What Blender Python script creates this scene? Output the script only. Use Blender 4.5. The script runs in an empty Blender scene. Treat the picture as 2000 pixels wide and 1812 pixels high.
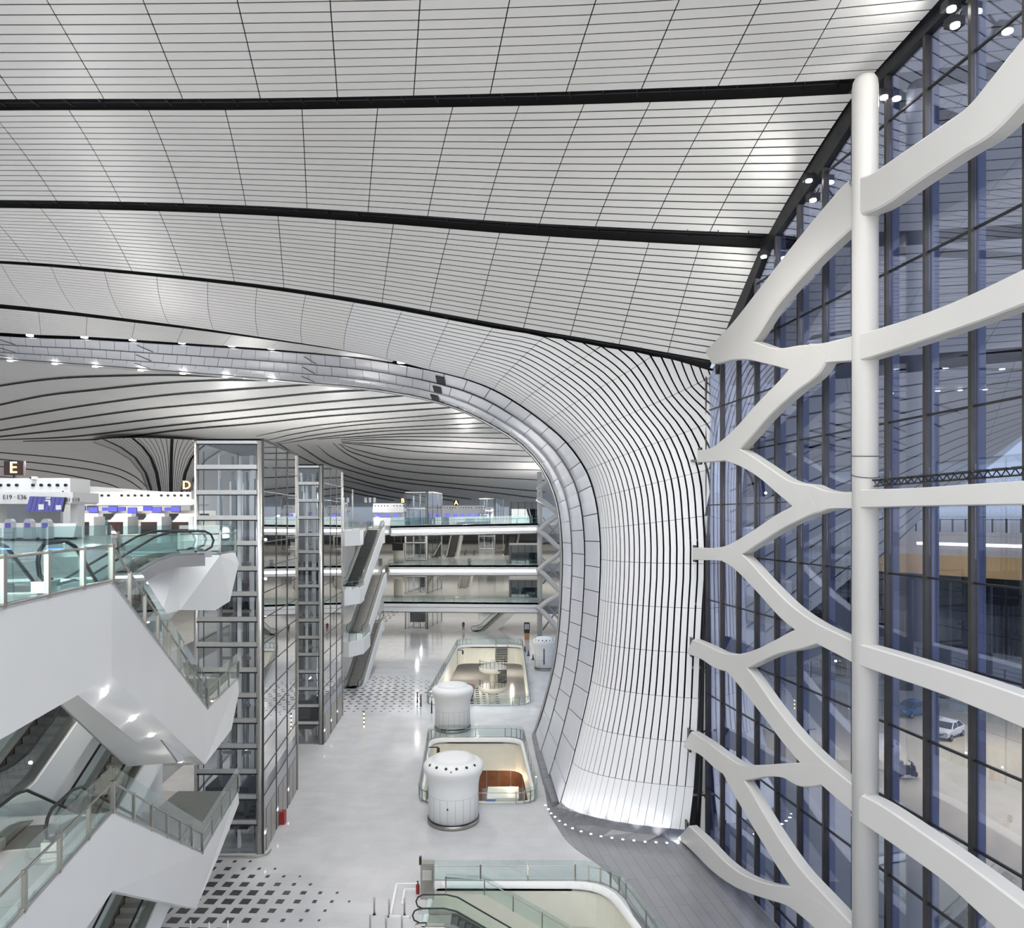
import bpy, bmesh, math, random
from mathutils import Vector, Matrix
from mathutils.geometry import tessellate_polygon
random.seed(7)
S = bpy.context.scene
COL = S.collection
F = 1400.0          # focal length in pixels of the 2000 px frame
EYE = 20.45         # eye height above the ground floor
HOR = 1010.0        # horizon row

# ------------------------------------------------------------------ camera
cam_d = bpy.data.cameras.new('camera')
cam = bpy.data.objects.new('camera', cam_d); COL.objects.link(cam)
cam.location = (0, 0, EYE); cam.rotation_euler = (math.pi/2, 0, 0)
cam_d.sensor_width = 36.0; cam_d.lens = 36.0*F/2000.0
cam_d.shift_y = (HOR-906.0)/2000.0
cam_d.clip_end = 3000
S.camera = cam

# ------------------------------------------------------------------ world, view
S.view_settings.view_transform = 'Standard'
S.view_settings.look = 'None'
S.view_settings.exposure = 0.14
S.view_settings.gamma = 1.0
S.view_settings.use_curve_mapping = False
S.cycles.transparent_max_bounces = 20
S.cycles.max_bounces = 6
S.cycles.diffuse_bounces = 3
S.cycles.glossy_bounces = 2
S.cycles.adaptive_threshold = .03
S.cycles.use_light_tree = False
S.cycles.sample_clamp_indirect = 6.0
W = bpy.data.worlds.new('world'); S.world = W; W.use_nodes = True
wn = W.node_tree; wn.nodes.clear()
wo = wn.nodes.new('ShaderNodeOutputWorld'); wb = wn.nodes.new('ShaderNodeBackground')
wt = wn.nodes.new('ShaderNodeTexCoord'); ws = wn.nodes.new('ShaderNodeSeparateXYZ')
wr = wn.nodes.new('ShaderNodeValToRGB'); wm = wn.nodes.new('ShaderNodeMath')
wm.operation = 'MULTIPLY_ADD'; wm.inputs[1].default_value = .5; wm.inputs[2].default_value = .5
wn.links.new(wt.outputs['Generated'], ws.inputs[0]); wn.links.new(ws.outputs[2], wm.inputs[0])
wn.links.new(wm.outputs[0], wr.inputs[0]); wn.links.new(wr.outputs[0], wb.inputs[0])
wn.links.new(wb.outputs[0], wo.inputs[0])
els = wr.color_ramp.elements
els[0].position = 0.0; els[0].color = (.34, .33, .32, 1)
els[1].position = 1.0; els[1].color = (.50, .62, .90, 1)
e = els.new(.495); e.color = (.42, .42, .43, 1)
e = els.new(.505); e.color = (.80, .90, 1.0, 1)
e = els.new(.65); e.color = (.66, .80, 1.0, 1)
wb.inputs[1].default_value = .75

# ------------------------------------------------------------------ large lights
def alight(name, loc, tgt, sx, sy, power, color=(1, 1, 1)):
    d = bpy.data.lights.new(name, 'AREA'); d.shape = 'RECTANGLE'; d.size = sx; d.size_y = sy
    d.energy = power; d.color = color
    o = bpy.data.objects.new(name, d); COL.objects.link(o); o.location = loc
    o.rotation_euler = (Vector(tgt)-Vector(loc)).to_track_quat('-Z', 'Y').to_euler()
    return o
def plight(name, loc, power, color=(1, 1, 1), r=.25):
    d = bpy.data.lights.new(name, 'POINT'); d.energy = power; d.color = color; d.shadow_soft_size = r
    o = bpy.data.objects.new(name, d); COL.objects.link(o); o.location = loc
    return o
def slight(name, loc, tgt, power, ang=90, color=(1, 1, 1), r=.2, blend=.6):
    d = bpy.data.lights.new(name, 'SPOT'); d.energy = power; d.color = color; d.shadow_soft_size = r
    d.spot_size = math.radians(ang); d.spot_blend = blend
    o = bpy.data.objects.new(name, d); COL.objects.link(o); o.location = loc
    o.rotation_euler = (Vector(tgt)-Vector(loc)).to_track_quat('-Z', 'Y').to_euler()
    return o
NEUT = (1.0, .975, .94)
alight('skylight_over_hall', (-6, 2, 41), (-8, 16, 0), 46, 16, 11000, NEUT)
alight('ceiling_fill', (-2, -8, 21), (0, 40, 42), 40, 8, 5600, (1.0, .965, .915))  # unseen panel added behind the camera to brighten the ceiling
for x, y, z, p in ((-32, 52, 25.0, 1700), (-42, 72, 24.5, 2600), (-30, 121, 25, 4800), (-10, 152, 25, 4800), (-48, 120, 25, 5200), (8, 180, 25, 4800)):
    plight('gantry_uplight', (x, y, z), p, (1, .98, .96), .15)
for x, y, tx, ty in ((1, 121, 2, 98), (-8, 121, -4, 96), (-17, 121, -22, 100), (-40, 88, -34, 100)):
    slight('far_roof_fill', (x, y, 20.6), (tx, ty, 38), 3600, 110, (.95, .97, 1), .15, .9)  # spots added to brighten the far roof, no fittings on the bridge
# spots without fittings, added under the roof to brighten the floors
for x, y, z, p in ((-9, 64, 31, 9000), (-12, 84, 35, 11000), (-13, 104, 36, 11000), (-30, 44, 38, 9000), (-4, 40, 36.5, 6000), (6, 30, 37, 5000), (-24, 30, 38.5, 6000)):
    slight('floor_fill_spot', (x, y, z), (x, y+2, 0), p, 125, (1, .97, .93), .5, .9)
# ceiling lights under the floor slabs of the far hall and of the side galleries
for z in (17.3, 10.8, 4.8):
    alight('slab_lights', (-8, 140, z), (-8, 140, 0), 50, 26, 2600, (1, .97, .92))
    alight('slab_lights', (-8, 190, z), (-8, 190, 0), 70, 40, 3600, (1, .97, .92))
    alight('slab_lights', (-30, 75, z), (-30, 75, 0), 14, 70, 1500, (1, .97, .92))
    alight('slab_lights', (-19, 10, z), (-19, 10, 0), 12, 14, 260, (1, .97, .92))

# ------------------------------------------------------------------ helpers
def P(px, py, Y):
    return Vector(((px-1000)*Y/F, Y, EYE+(HOR-py)*Y/F))
def G(px, py, z=0.0):
    Y = (EYE-z)*F/(py-HOR)
    return Vector(((px-1000)*Y/F, Y, z))

class MB:
    def __init__(self): self.v = []; self.f = []; self.sm = []
    def add(self, vs, fs, smooth=False):
        o = len(self.v); self.v += [tuple(p) for p in vs]
        for f in fs: self.f.append([i+o for i in f]); self.sm.append(smooth)
        return self
    def quad(self, a, b, c, d): return self.add([a, b, c, d], [(0, 1, 2, 3)])
    def box(self, c, s, rz=0.0):
        hx, hy, hz = s[0]/2, s[1]/2, s[2]/2; ca, sa = math.cos(rz), math.sin(rz); vs = []
        for z in (-hz, hz):
            for x, y in ((-hx, -hy), (hx, -hy), (hx, hy), (-hx, hy)):
                vs.append((c[0]+x*ca-y*sa, c[1]+x*sa+y*ca, c[2]+z))
        return self.add(vs, [(3, 2, 1, 0), (4, 5, 6, 7), (0, 1, 5, 4), (1, 2, 6, 5), (2, 3, 7, 6), (3, 0, 4, 7)])
    def bar(self, a, b, w, h, up=(0, 0, 1)):
        a, b = Vector(a), Vector(b); d = (b-a).normalized(); u = Vector(up)
        if abs(d.dot(u)) > .98: u = Vector((0, 1, 0))
        s = d.cross(u).normalized(); u = s.cross(d).normalized(); vs = []
        for p in (a, b):
            for i, j in ((-1, -1), (1, -1), (1, 1), (-1, 1)): vs.append(p+s*(i*w/2)+u*(j*h/2))
        return self.add(vs, [(3, 2, 1, 0), (4, 5, 6, 7), (0, 1, 5, 4), (1, 2, 6, 5), (2, 3, 7, 6), (3, 0, 4, 7)])
    def tube(self, pts, r, n=8, closed=False):
        pts = [Vector(p) for p in pts]; m = len(pts); rings = []; pu = None
        for i, p in enumerate(pts):
            if closed: d = pts[(i+1) % m]-pts[i-1]
            else: d = pts[min(i+1, m-1)]-pts[max(i-1, 0)]
            d.normalize()
            if pu is None:
                u = Vector((0, 0, 1)) if abs(d.z) < .9 else Vector((1, 0, 0))
            else: u = pu
            s = d.cross(u)
            if s.length < 1e-4: s = d.cross(Vector((.3, .8, .2)))
            s.normalize(); u = s.cross(d).normalized(); pu = u
            rr = r[i] if isinstance(r, (list, tuple)) else r
            rings.append([p+s*(rr*math.cos(2*math.pi*k/n))+u*(rr*math.sin(2*math.pi*k/n)) for k in range(n)])
        vs = [q for R in rings for q in R]; fs = []
        for i in range(m if closed else m-1):
            j = (i+1) % m
            for k in range(n): fs.append((i*n+k, i*n+(k+1) % n, j*n+(k+1) % n, j*n+k))
        self.add(vs, fs, True)
        if not closed:
            o = len(self.v)-len(vs)
            self.f.append([o+k for k in reversed(range(n))]); self.sm.append(False)
            self.f.append([o+(m-1)*n+k for k in range(n)]); self.sm.append(False)
        return self
    def cyl(self, c, r, h, n=24, r2=None):
        r2 = r if r2 is None else r2; vs = []
        for z, rr in ((0, r), (h, r2)):
            for k in range(n): vs.append((c[0]+rr*math.cos(2*math.pi*k/n), c[1]+rr*math.sin(2*math.pi*k/n), c[2]+z))
        self.add(vs, [(k, (k+1) % n, n+(k+1) % n, n+k) for k in range(n)], True)
        o = len(self.v)-2*n
        self.f.append([o+k for k in reversed(range(n))]); self.sm.append(False)
        self.f.append([o+n+k for k in range(n)]); self.sm.append(False)
        return self
    def lathe(self, c, prof, n=32, cap=True):
        vs = []
        for r, z in prof:
            for k in range(n): vs.append((c[0]+r*math.cos(2*math.pi*k/n), c[1]+r*math.sin(2*math.pi*k/n), c[2]+z))
        fs = []
        for i in range(len(prof)-1):
            for k in range(n): fs.append((i*n+k, i*n+(k+1) % n, (i+1)*n+(k+1) % n, (i+1)*n+k))
        self.add(vs, fs, True)
        if cap:
            o = len(self.v)-len(vs)
            self.f.append([o+k for k in reversed(range(n))]); self.sm.append(False)
            self.f.append([o+(len(prof)-1)*n+k for k in range(n)]); self.sm.append(False)
        return self
    def prism(self, poly, z0, z1, holes=()):
        """horizontal polygon (list of xy), extruded z0..z1, optional holes"""
        loops = [[Vector((p[0], p[1], 0)) for p in poly]]+[[Vector((p[0], p[1], 0)) for p in h] for h in holes]
        tri = tessellate_polygon(loops); flat = [p for L in loops for p in L]; n = len(flat)
        vs = [(p.x, p.y, z1) for p in flat]+[(p.x, p.y, z0) for p in flat]; fs = []
        for t in tri:
            a, b, c = [flat[i] for i in t]
            t = t if (b-a).cross(c-a).z > 0 else (t[2], t[1], t[0])
            fs.append(tuple(t)); fs.append((t[2]+n, t[1]+n, t[0]+n))
        o = 0
        for L in loops:
            m = len(L)
            for i in range(m): fs.append((o+i, o+i+n, o+(i+1) % m+n, o+(i+1) % m))
            o += m
        return self.add(vs, fs)
    def slab(self, pts, off):
        """planar-ish 3D polygon extruded by vector off"""
        pts = [Vector(p) for p in pts]; off = Vector(off); n = len(pts)
        vs = pts+[p+off for p in pts]
        tri = tessellate_polygon([pts]); fs = []
        for t in tri: fs.append(tuple(t)); fs.append((t[2]+n, t[1]+n, t[0]+n))
        for i in range(n): fs.append((i, i+n, (i+1) % n+n, (i+1) % n))
        return self.add(vs, fs)
    def build(self, name, m, parent=None, recalc=False):
        me = bpy.data.meshes.new(name)
        org = Vector((0, 0, 0))
        if parent is not None: org = Vector(parent.get('_org', (0, 0, 0)))
        me.from_pydata([(p[0]-org.x, p[1]-org.y, p[2]-org.z) for p in self.v], [], self.f)
        me.polygons.foreach_set('use_smooth', self.sm)
        if recalc:
            b = bmesh.new(); b.from_mesh(me); bmesh.ops.recalc_face_normals(b, faces=b.faces); b.to_mesh(me); b.free()
        if m: me.materials.append(m)
        o = bpy.data.objects.new(name, me); COL.objects.link(o)
        if parent is not None: o.parent = parent; o['_org'] = tuple(org)
        return o

def tag(o, label=None, cat=None, group=None, kind=None):
    if label: o['label'] = label
    if cat: o['category'] = cat
    if group: o['group'] = group
    if kind: o['kind'] = kind
    return o
ORD = ['first', 'second', 'third', 'fourth', 'fifth', 'sixth', 'seventh', 'eighth', 'ninth', 'tenth', 'eleventh', 'twelfth', 'thirteenth', 'fourteenth', 'fifteenth', 'sixteenth', 'seventeenth']
def thing(name, label, cat, loc=(0, 0, 0), group=None, kind=None):
    o = bpy.data.objects.new(name, None); COL.objects.link(o); o.location = loc; o['_org'] = tuple(loc)
    o.empty_display_size = .3
    return tag(o, label, cat, group, kind)
def copy_tree(o, parent=None):
    c = o.copy(); COL.objects.link(c); c.parent = parent
    for ch in list(o.children): copy_tree(ch, c)
    return c

def text_mesh(txt, size, m, parent, loc, name='lettering', extr=.01, rot=(math.pi/2, 0, 0)):
    cu = bpy.data.curves.new(name, 'FONT'); cu.body = txt; cu.size = size; cu.extrude = extr
    cu.align_x = 'CENTER'; cu.align_y = 'CENTER'; cu.resolution_u = 3
    t = bpy.data.objects.new(name+'_src', cu); COL.objects.link(t)
    dg = bpy.context.evaluated_depsgraph_get()
    me = bpy.data.meshes.new_from_object(t.evaluated_get(dg)); bpy.data.objects.remove(t); bpy.data.curves.remove(cu)
    me.materials.clear(); me.materials.append(m)
    o = bpy.data.objects.new(name, me); COL.objects.link(o)
    org = Vector(parent.get('_org', (0, 0, 0))) if parent else Vector((0, 0, 0))
    o.location = Vector(loc)-org; o.rotation_euler = rot
    if parent: o.parent = parent; o['_org'] = tuple(org)
    return o

# ------------------------------------------------------------------ materials
M = {}
def mat(name, col, rough=.5, metal=0., spec=.5, var=0., vscale=1.0, bump=0., bscale=20, emit=None, estr=0.):
    m = bpy.data.materials.new(name); m.use_nodes = True; nt = m.node_tree; b = nt.nodes['Principled BSDF']
    b.inputs['Base Color'].default_value = (*col, 1); b.inputs['Roughness'].default_value = rough
    b.inputs['Metallic'].default_value = metal; b.inputs['Specular IOR Level'].default_value = spec
    if var > 0:
        tc = nt.nodes.new('ShaderNodeTexCoord'); nz = nt.nodes.new('ShaderNodeTexNoise'); nz.inputs['Scale'].default_value = vscale
        nz.inputs['Detail'].default_value = 4
        rp = nt.nodes.new('ShaderNodeValToRGB')
        rp.color_ramp.elements[0].position = .3; rp.color_ramp.elements[1].position = .7
        rp.color_ramp.elements[0].color = (*[c*(1-var) for c in col], 1)
        rp.color_ramp.elements[1].color = (*[min(1, c*(1+var)) for c in col], 1)
        nt.links.new(tc.outputs['Object'], nz.inputs['Vector']); nt.links.new(nz.outputs['Fac'], rp.inputs[0])
        nt.links.new(rp.outputs[0], b.inputs['Base Color'])
    if bump > 0:
        tc = nt.nodes.new('ShaderNodeTexCoord'); nz = nt.nodes.new('ShaderNodeTexNoise'); nz.inputs['Scale'].default_value = bscale
        bp = nt.nodes.new('ShaderNodeBump'); bp.inputs['Strength'].default_value = bump
        nt.links.new(tc.outputs['Object'], nz.inputs['Vector']); nt.links.new(nz.outputs['Fac'], bp.inputs['Height'])
        nt.links.new(bp.outputs[0], b.inputs['Normal'])
    if emit:
        b.inputs['Emission Color'].default_value = (*emit, 1); b.inputs['Emission Strength'].default_value = estr
    M[name] = m; return m
def glass(name, tint, refl=.04, k=1.0, rough=0.0, gcol=(1, 1, 1), power=4.0):
    m = bpy.data.materials.new(name); m.use_nodes = True; nt = m.node_tree; nt.nodes.clear()
    o = nt.nodes.new('ShaderNodeOutputMaterial'); mx = nt.nodes.new('ShaderNodeMixShader')
    t = nt.nodes.new('ShaderNodeBsdfTransparent'); g = nt.nodes.new('ShaderNodeBsdfGlossy')
    t.inputs[0].default_value = (*tint, 1); g.inputs[0].default_value = (*gcol, 1); g.inputs['Roughness'].default_value = rough
    lw = nt.nodes.new('ShaderNodeLayerWeight'); lw.inputs[0].default_value = .5      # facing: 0 head-on, 1 grazing
    pw = nt.nodes.new('ShaderNodeMath'); pw.operation = 'POWER'; pw.inputs[1].default_value = power
    ma = nt.nodes.new('ShaderNodeMath'); ma.operation = 'MULTIPLY_ADD'; ma.use_clamp = True
    ma.inputs[1].default_value = .9*k; ma.inputs[2].default_value = .04*k+refl
    nt.links.new(lw.outputs['Facing'], pw.inputs[0]); nt.links.new(pw.outputs[0], ma.inputs[0]); nt.links.new(ma.outputs[0], mx.inputs[0])
    nt.links.new(t.outputs[0], mx.inputs[1]); nt.links.new(g.outputs[0], mx.inputs[2]); nt.links.new(mx.outputs[0], o.inputs[0])
    M[name] = m; return m
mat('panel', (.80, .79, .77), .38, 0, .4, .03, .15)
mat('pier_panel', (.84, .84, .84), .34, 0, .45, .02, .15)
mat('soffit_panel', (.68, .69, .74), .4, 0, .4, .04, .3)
mat('void', (.008, .008, .009), .8)
mat('dark_steel', (.035, .036, .04), .45, .6, .5, .2, 2)
mat('white', (.80, .80, .79), .45, 0, .4, .03, .25)
mat('white_steel', (.60, .588, .56), .4, 0, .45, .03, .3)
mat('cladding', (.68, .677, .668), .42, 0, .4, .03, .2)
mat('steel', (.43, .41, .375), .32, 1, .5, .08, 3)
mat('steel_light', (.72, .71, .68), .3, .85, .5, .05, 3)
mat('mullion', (.085, .08, .075), .4, .7, .5, .1, 2)
mat('fin', (.16, .18, .30), .3, .2, .5, .1, 1)
mat('black', (.012, .012, .013), .35)
mat('rubber', (.016, .017, .018), .4)
mat('step', (.10, .10, .10), .45, .6, .5, .15, 5)
mat('step_light', (.42, .40, .37), .4, .4, .5, .1, 5)
mat('dark_floor', (.11, .115, .115), .25, 0, .5, .35, 30)
mat('terrazzo', (.17, .18, .165), .3, 0, .5, .5, 40)
mat('slab_floor', (.62, .61, .58), .15, 0, .5, .05, 1)
mat('inlay', (.07, .07, .068), .2, 0, .5, .1, 4)
mat('plinth', (.19, .19, .21), .3, 0, .5, .12, 2)
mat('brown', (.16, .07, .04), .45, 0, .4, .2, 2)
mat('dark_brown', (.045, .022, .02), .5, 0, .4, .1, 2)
mat('cream', (.78, .76, .66), .5, 0, .4, .03, 1)
mat('grey_box', (.23, .23, .235), .4, .2, .5, .06, .6)
mat('red', (.30, .02, .02), .4)
mat('grey_mid', (.42, .43, .45), .4, .1, .5, .05, 1)
mat('screen_blue', (.02, .02, .10), .2, 0, .5, 0, 1, 0, 20, (.16, .16, .75), 1.1)
mat('screen_dark', (.03, .03, .09), .15, 0, .5, 0, 1, 0, 20, (.09, .09, .30), .8)
mat('lamp', (1, 1, 1), .4, emit=(1, .98, .95), estr=5)
mat('lamp_hot', (1, 1, 1), .4, emit=(1, .98, .93), estr=14)
mat('strip', (1, 1, 1), .4, emit=(1, .99, .96), estr=3.2)
mat('letter_yellow', (1, .8, .2), .4, emit=(1, .82, .28), estr=3.0)
mat('blue_led', (.1, .2, 1), .4, emit=(.15, .3, 1.0), estr=3)
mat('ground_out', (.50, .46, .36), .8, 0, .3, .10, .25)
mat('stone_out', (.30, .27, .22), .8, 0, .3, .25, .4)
mat('viaduct', (.55, .52, .50), .6, 0, .3, .06, .3)
mat('ochre', (.60, .44, .25), .6, 0, .3, .06, .2)
mat('kerb_lit', (.8, .5, .2), .6, emit=(1, .6, .2), estr=.6)
mat('car_white', (.75, .76, .78), .2, 0, .6)
mat('car_blue', (.03, .12, .25), .2, 0, .6)
mat('car_glass', (.02, .025, .03), .05, 0, .6)
mat('tail', (.35, .02, .02), .3)
mat('chrome', (.7, .7, .7), .15, 1)
mat('plate', (.05, .12, .5), .4)
mat('wood', (.42, .23, .08), .5, 0, .4, .15, 5)
mat('skin', (.55, .36, .27), .5)
mat('cloth_red', (.20, .03, .035), .8)
mat('cloth_dark', (.02, .02, .025), .8)
mat('violet', (.55, .50, .66), .5, 0, .3, .1, 3)
mat('teal', (.05, .25, .20), .4)
glass('glass_wall', (.85, .885, .97), .06, 1.8, 0, (.76, .81, 1.0), 3.0)
glass('glass_rail', (.90, .955, .95), .015, .6)
glass('glass_deep', (.74, .87, .875), .02, .6)
glass('glass_lift', (.93, .95, .97), .03, .8)
glass('glass_clear', (.92, .95, .94), .02, .7)
glass('glass_room', (.35, .46, .50), .08, 1.0)
def floor_mat(name, c1, mortar, rough, bw, bh, rotz=0., var=.06, mort=.008):
    m = bpy.data.materials.new(name); m.use_nodes = True; nt = m.node_tree; b = nt.nodes['Principled BSDF']
    tc = nt.nodes.new('ShaderNodeTexCoord'); mp = nt.nodes.new('ShaderNodeMapping'); mp.inputs['Rotation'].default_value = (0, 0, rotz)
    br = nt.nodes.new('ShaderNodeTexBrick'); br.inputs['Scale'].default_value = 1.0
    br.inputs['Brick Width'].default_value = bw; br.inputs['Row Height'].default_value = bh
    br.inputs['Mortar Size'].default_value = mort; br.offset = 0.5
    br.inputs['Color1'].default_value = (*[c*(1+var) for c in c1], 1); br.inputs['Color2'].default_value = (*[c*(1-var) for c in c1], 1)
    br.inputs['Mortar'].default_value = (*mortar, 1)
    nz = nt.nodes.new('ShaderNodeTexNoise'); nz.inputs['Scale'].default_value = .6; nz.inputs['Detail'].default_value = 6
    mx = nt.nodes.new('ShaderNodeMix'); mx.data_type = 'RGBA'; mx.blend_type = 'MULTIPLY'; mx.inputs[0].default_value = .35
    rp = nt.nodes.new('ShaderNodeValToRGB'); rp.color_ramp.elements[0].position = .35; rp.color_ramp.elements[1].position = .65
    rp.color_ramp.elements[0].color = (.72, .72, .74, 1); rp.color_ramp.elements[1].color = (1, 1, 1, 1)
    nt.links.new(tc.outputs['Object'], mp.inputs[0]); nt.links.new(mp.outputs[0], br.inputs[0]); nt.links.new(tc.outputs['Object'], nz.inputs[0])
    nt.links.new(nz.outputs['Fac'], rp.inputs[0]); nt.links.new(br.outputs[0], mx.inputs[6]); nt.links.new(rp.outputs[0], mx.inputs[7])
    nt.links.new(mx.outputs[2], b.inputs['Base Color'])
    rm = nt.nodes.new('ShaderNodeMapRange'); rm.inputs[3].default_value = rough*.6; rm.inputs[4].default_value = rough*1.5
    nt.links.new(nz.outputs['Fac'], rm.inputs[0]); nt.links.new(rm.outputs[0], b.inputs['Roughness'])
    b.inputs['Specular IOR Level'].default_value = .6
    M[name] = m; return m
floor_mat('floor', (.60, .60, .605), (.50, .50, .51), .10, 2.4, 1.2, .1, .03)
floor_mat('apron', (.24, .24, .255), (.11, .11, .12), .2, 6.0, .62, math.pi/2-.15, .05, .012)
floor_mat('plaza', (.50, .46, .36), (.38, .35, .28), .7, 3.0, 3.0, .2)
# ------------------------------------------------------------------ curves
def lerp(a, b, t): return a+(b-a)*t
def interp(x, tab):
    if x <= tab[0][0]: return tab[0][1]
    for (a, va), (b, vb) in zip(tab, tab[1:]):
        if x <= b: return va+(vb-va)*(x-a)/(b-a)
    return tab[-1][1]
def catmull(pts, t):
    n = len(pts); i = max(0, min(n-2, int(math.floor(t)))); f = t-i
    p1, p2 = pts[i], pts[i+1]
    p0 = pts[i-1] if i > 0 else p1*2-p2
    p3 = pts[i+2] if i+2 < n else p2*2-p1
    return (p1*2+(p2-p0)*f+(p0*2-p1*5+p2*4-p3)*f*f+(p1*3-p0-p2*3+p3)*f**3)*.5
class Crv:
    def __init__(self, anchors):
        c = [P(*a) for a in anchors]; self.c = c
        self.n = len(c)-1
        self.s = [(k/40, self.ev(k/40)) for k in range(self.n*40+1)]
        self.px = [1000+F*p.x/p.y for _, p in self.s]
    def ev(self, t): return catmull(self.c, t)
    def par(self, px):
        xs = self.px
        if px <= xs[0]: return self.s[0][0]+(px-xs[0])/(xs[1]-xs[0])/40
        for i in range(len(xs)-1):
            if xs[i] <= px <= xs[i+1]: return (i+(px-xs[i])/(xs[i+1]-xs[i]))/40
        return self.s[-1][0]+(px-xs[-1])/(xs[-1]-xs[-2])/40

GX0, GDX = 18.8, -.15            # glass facade line: X = 18.8 - .15 Y
def gx(Y): return GX0+GDX*Y
EDGE = [(15, 38.8), (19.5, 38.6), (25.07, 38.2), (28.5, 37.9), (32.5, 36.2), (37, 34.7), (40.5, 31.4), (43.1, 29.4), (44.2, 23.9), (45, 14.3), (47, .6)]

G0 = Crv([(-900, -150, 24.2), (0, -152, 23.5), (1000, -170, 22.8), (1600, -215, 21.3), (2130, -285, 19.6)])
G1 = Crv([(-700, 215, 34.6), (0, 205, 34.0), (500, 203, 33.6), (1000, 193, 33.0), (1300, 183, 31.8), (1500, 175, 30.6), (1690, 165, 29.1)])
G2 = Crv([(-600, 395, 45.4), (0, 400, 44.9), (300, 405, 44.6), (540, 414, 44.2), (760, 428, 43.7), (1000, 446, 43.0), (1250, 460, 40.6), (1500, 472, 37.1)])
G3 = Crv([(-500, 492, 56.2), (0, 515, 55.3), (250, 535, 54.7), (500, 562, 54.0), (700, 592, 53.2), (850, 619, 52.6), (1000, 647, 51.8), (1200, 682, 48.4), (1400, 719, 43.4)])
G4 = Crv([(-420, 562, 66.6), (0, 594, 65.6), (300, 629, 62.5), (500, 657, 60.2), (700, 689, 57.6), (840, 722, 56.0)])

BACK = {}
def band(label, Gt, Gb, joints, n, gapf=.13, v0=.05, v1=.95, arch=0., material='panel', backoff=.4):
    back = MB(); m = 3
    def sp(pt, pb, v):
        a, b = Gt.ev(pt), Gb.ev(pb); p = a+(b-a)*v; p.z += arch*4*v*(1-v); return p
    J = [(Gt.par(a), Gb.par(b)) for a, b in joints]
    # dark void behind the panels
    rows = []
    for j in range(len(J)):
        for s in ((0, .5) if j < len(J)-1 else (0,)):
            a = J[j] if s == 0 else (lerp(J[j][0], J[j+1][0], .5), lerp(J[j][1], J[j+1][1], .5))
            rows.append([sp(a[0], a[1], v)+Vector((0, .25, backoff)) for v in (-.07, .25, .5, .75, 1.07)])
    for r0, r1 in zip(rows, rows[1:]):
        for i in range(4): back.quad(r0[i], r0[i+1], r1[i+1], r1[i])
    par = back.build('ceiling', M['void']); tag(par, label, None, None, 'structure')
    for j in range(len(J)-1):
        (a0, b0), (a1, b1) = J[j], J[j+1]
        e = .006*3.6/max(1.0, (Gt.ev(a1)-Gt.ev(a0)).length)
        us = [lerp(e, 1-e, i/(m-1)) for i in range(m)]
        for k in range(n):
            va = v0+(v1-v0)*(k+gapf/2)/n; vb = v0+(v1-v0)*(k+1-gapf/2)/n
            lo = [sp(lerp(a0, a1, u), lerp(b0, b1, u), va) for u in us]
            hi = [sp(lerp(a0, a1, u), lerp(b0, b1, u), vb) for u in us]
            if all((1000+F*p.x/p.y < -460 or 1000+F*p.x/p.y > 2300 or HOR-F*(p.z-EYE)/p.y < -200) for p in (lo[0], lo[-1], hi[0], hi[-1])): continue
            slat(lo, hi, M[material], par)
    return par
def slat(lo, hi, m, par, th=.025, name='panel'):
    k = len(lo); nrm = (lo[-1]-lo[0]).cross(hi[0]-lo[0]+hi[-1]-lo[-1])
    if nrm.length < 1e-6: return
    nrm.normalize()
    mid = (lo[0]+hi[-1])*.5-Vector((0, 0, EYE))
    if nrm.dot(mid) < 0: nrm = -nrm
    off = nrm*th
    vs = lo+hi+[p+off for p in lo]+[p+off for p in hi]; fs = []
    for i in range(k-1):
        fs += [(i, i+1, k+i+1, k+i), (2*k+i, 2*k+i+1, i+1, i), (k+i, k+i+1, 3*k+i+1, 3*k+i)]
    fs += [(0, k, 3*k, 2*k), (k-1, 3*k-1, 4*k-1, 2*k-1)]
    b = MB(); b.add(vs, fs); return b.build(name, m, par)

# ------------------------------------------------------------------ ceiling bands over the hall
J0 = [(-210-160*i, 40-150*i) for i in (2, 1)]+[(-207, 40), (3, 209), (217, 361), (426, 511), (632, 660), (832, 807), (1031, 955), (1223, 1102), (1410, 1248), (1593, 1397), (1776, 1546), (2085, 1688)]
J1 = [(-480, -245), (-330, -125), (-180, -5), (-30, 116), (127, 240), (285, 362), (437, 482), (589, 600), (739, 718), (888, 833), (1019, 941), (1147, 1050), (1278, 1158), (1408, 1267), (1540, 1380), (1682, 1494)]
J2 = [(-500, -345), (-385, -243), (-270, -140), (-155, -40), (-40, 62), (74, 163), (187, 261), (307, 361), (426, 459), (542, 555), (656, 651), (770, 745), (881, 837), (979, 930), (1077, 1020), (1174, 1111), (1272, 1206), (1371, 1301), (1492, 1393)]
band('nearest band of long white ceiling slats at the top edge', G0, G1, J0, 17, .14, .04, .96)
band('second white slatted ceiling band from the top, ending at the column head', G1, G2, J1, 17, .16, .05, .95, .25)
band('third white slatted ceiling band from the top, above the pier shoulder', G2, G3, J2, 17, .17, .05, .95, .2)

# ------------------------------------------------------------------ last band bending down into the pier
TOPX = [-98, 2, 100, 204, 306, 406, 502, 597, 691, 785, 877, 962]
BOTX = [-30, 60, 150, 241, 330, 417, 505, 590, 672, 755]
topc = [G3.ev(G3.par(x)) for x in TOPX]
inn = [G4.ev(G4.par(x)) for x in BOTX]
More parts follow.
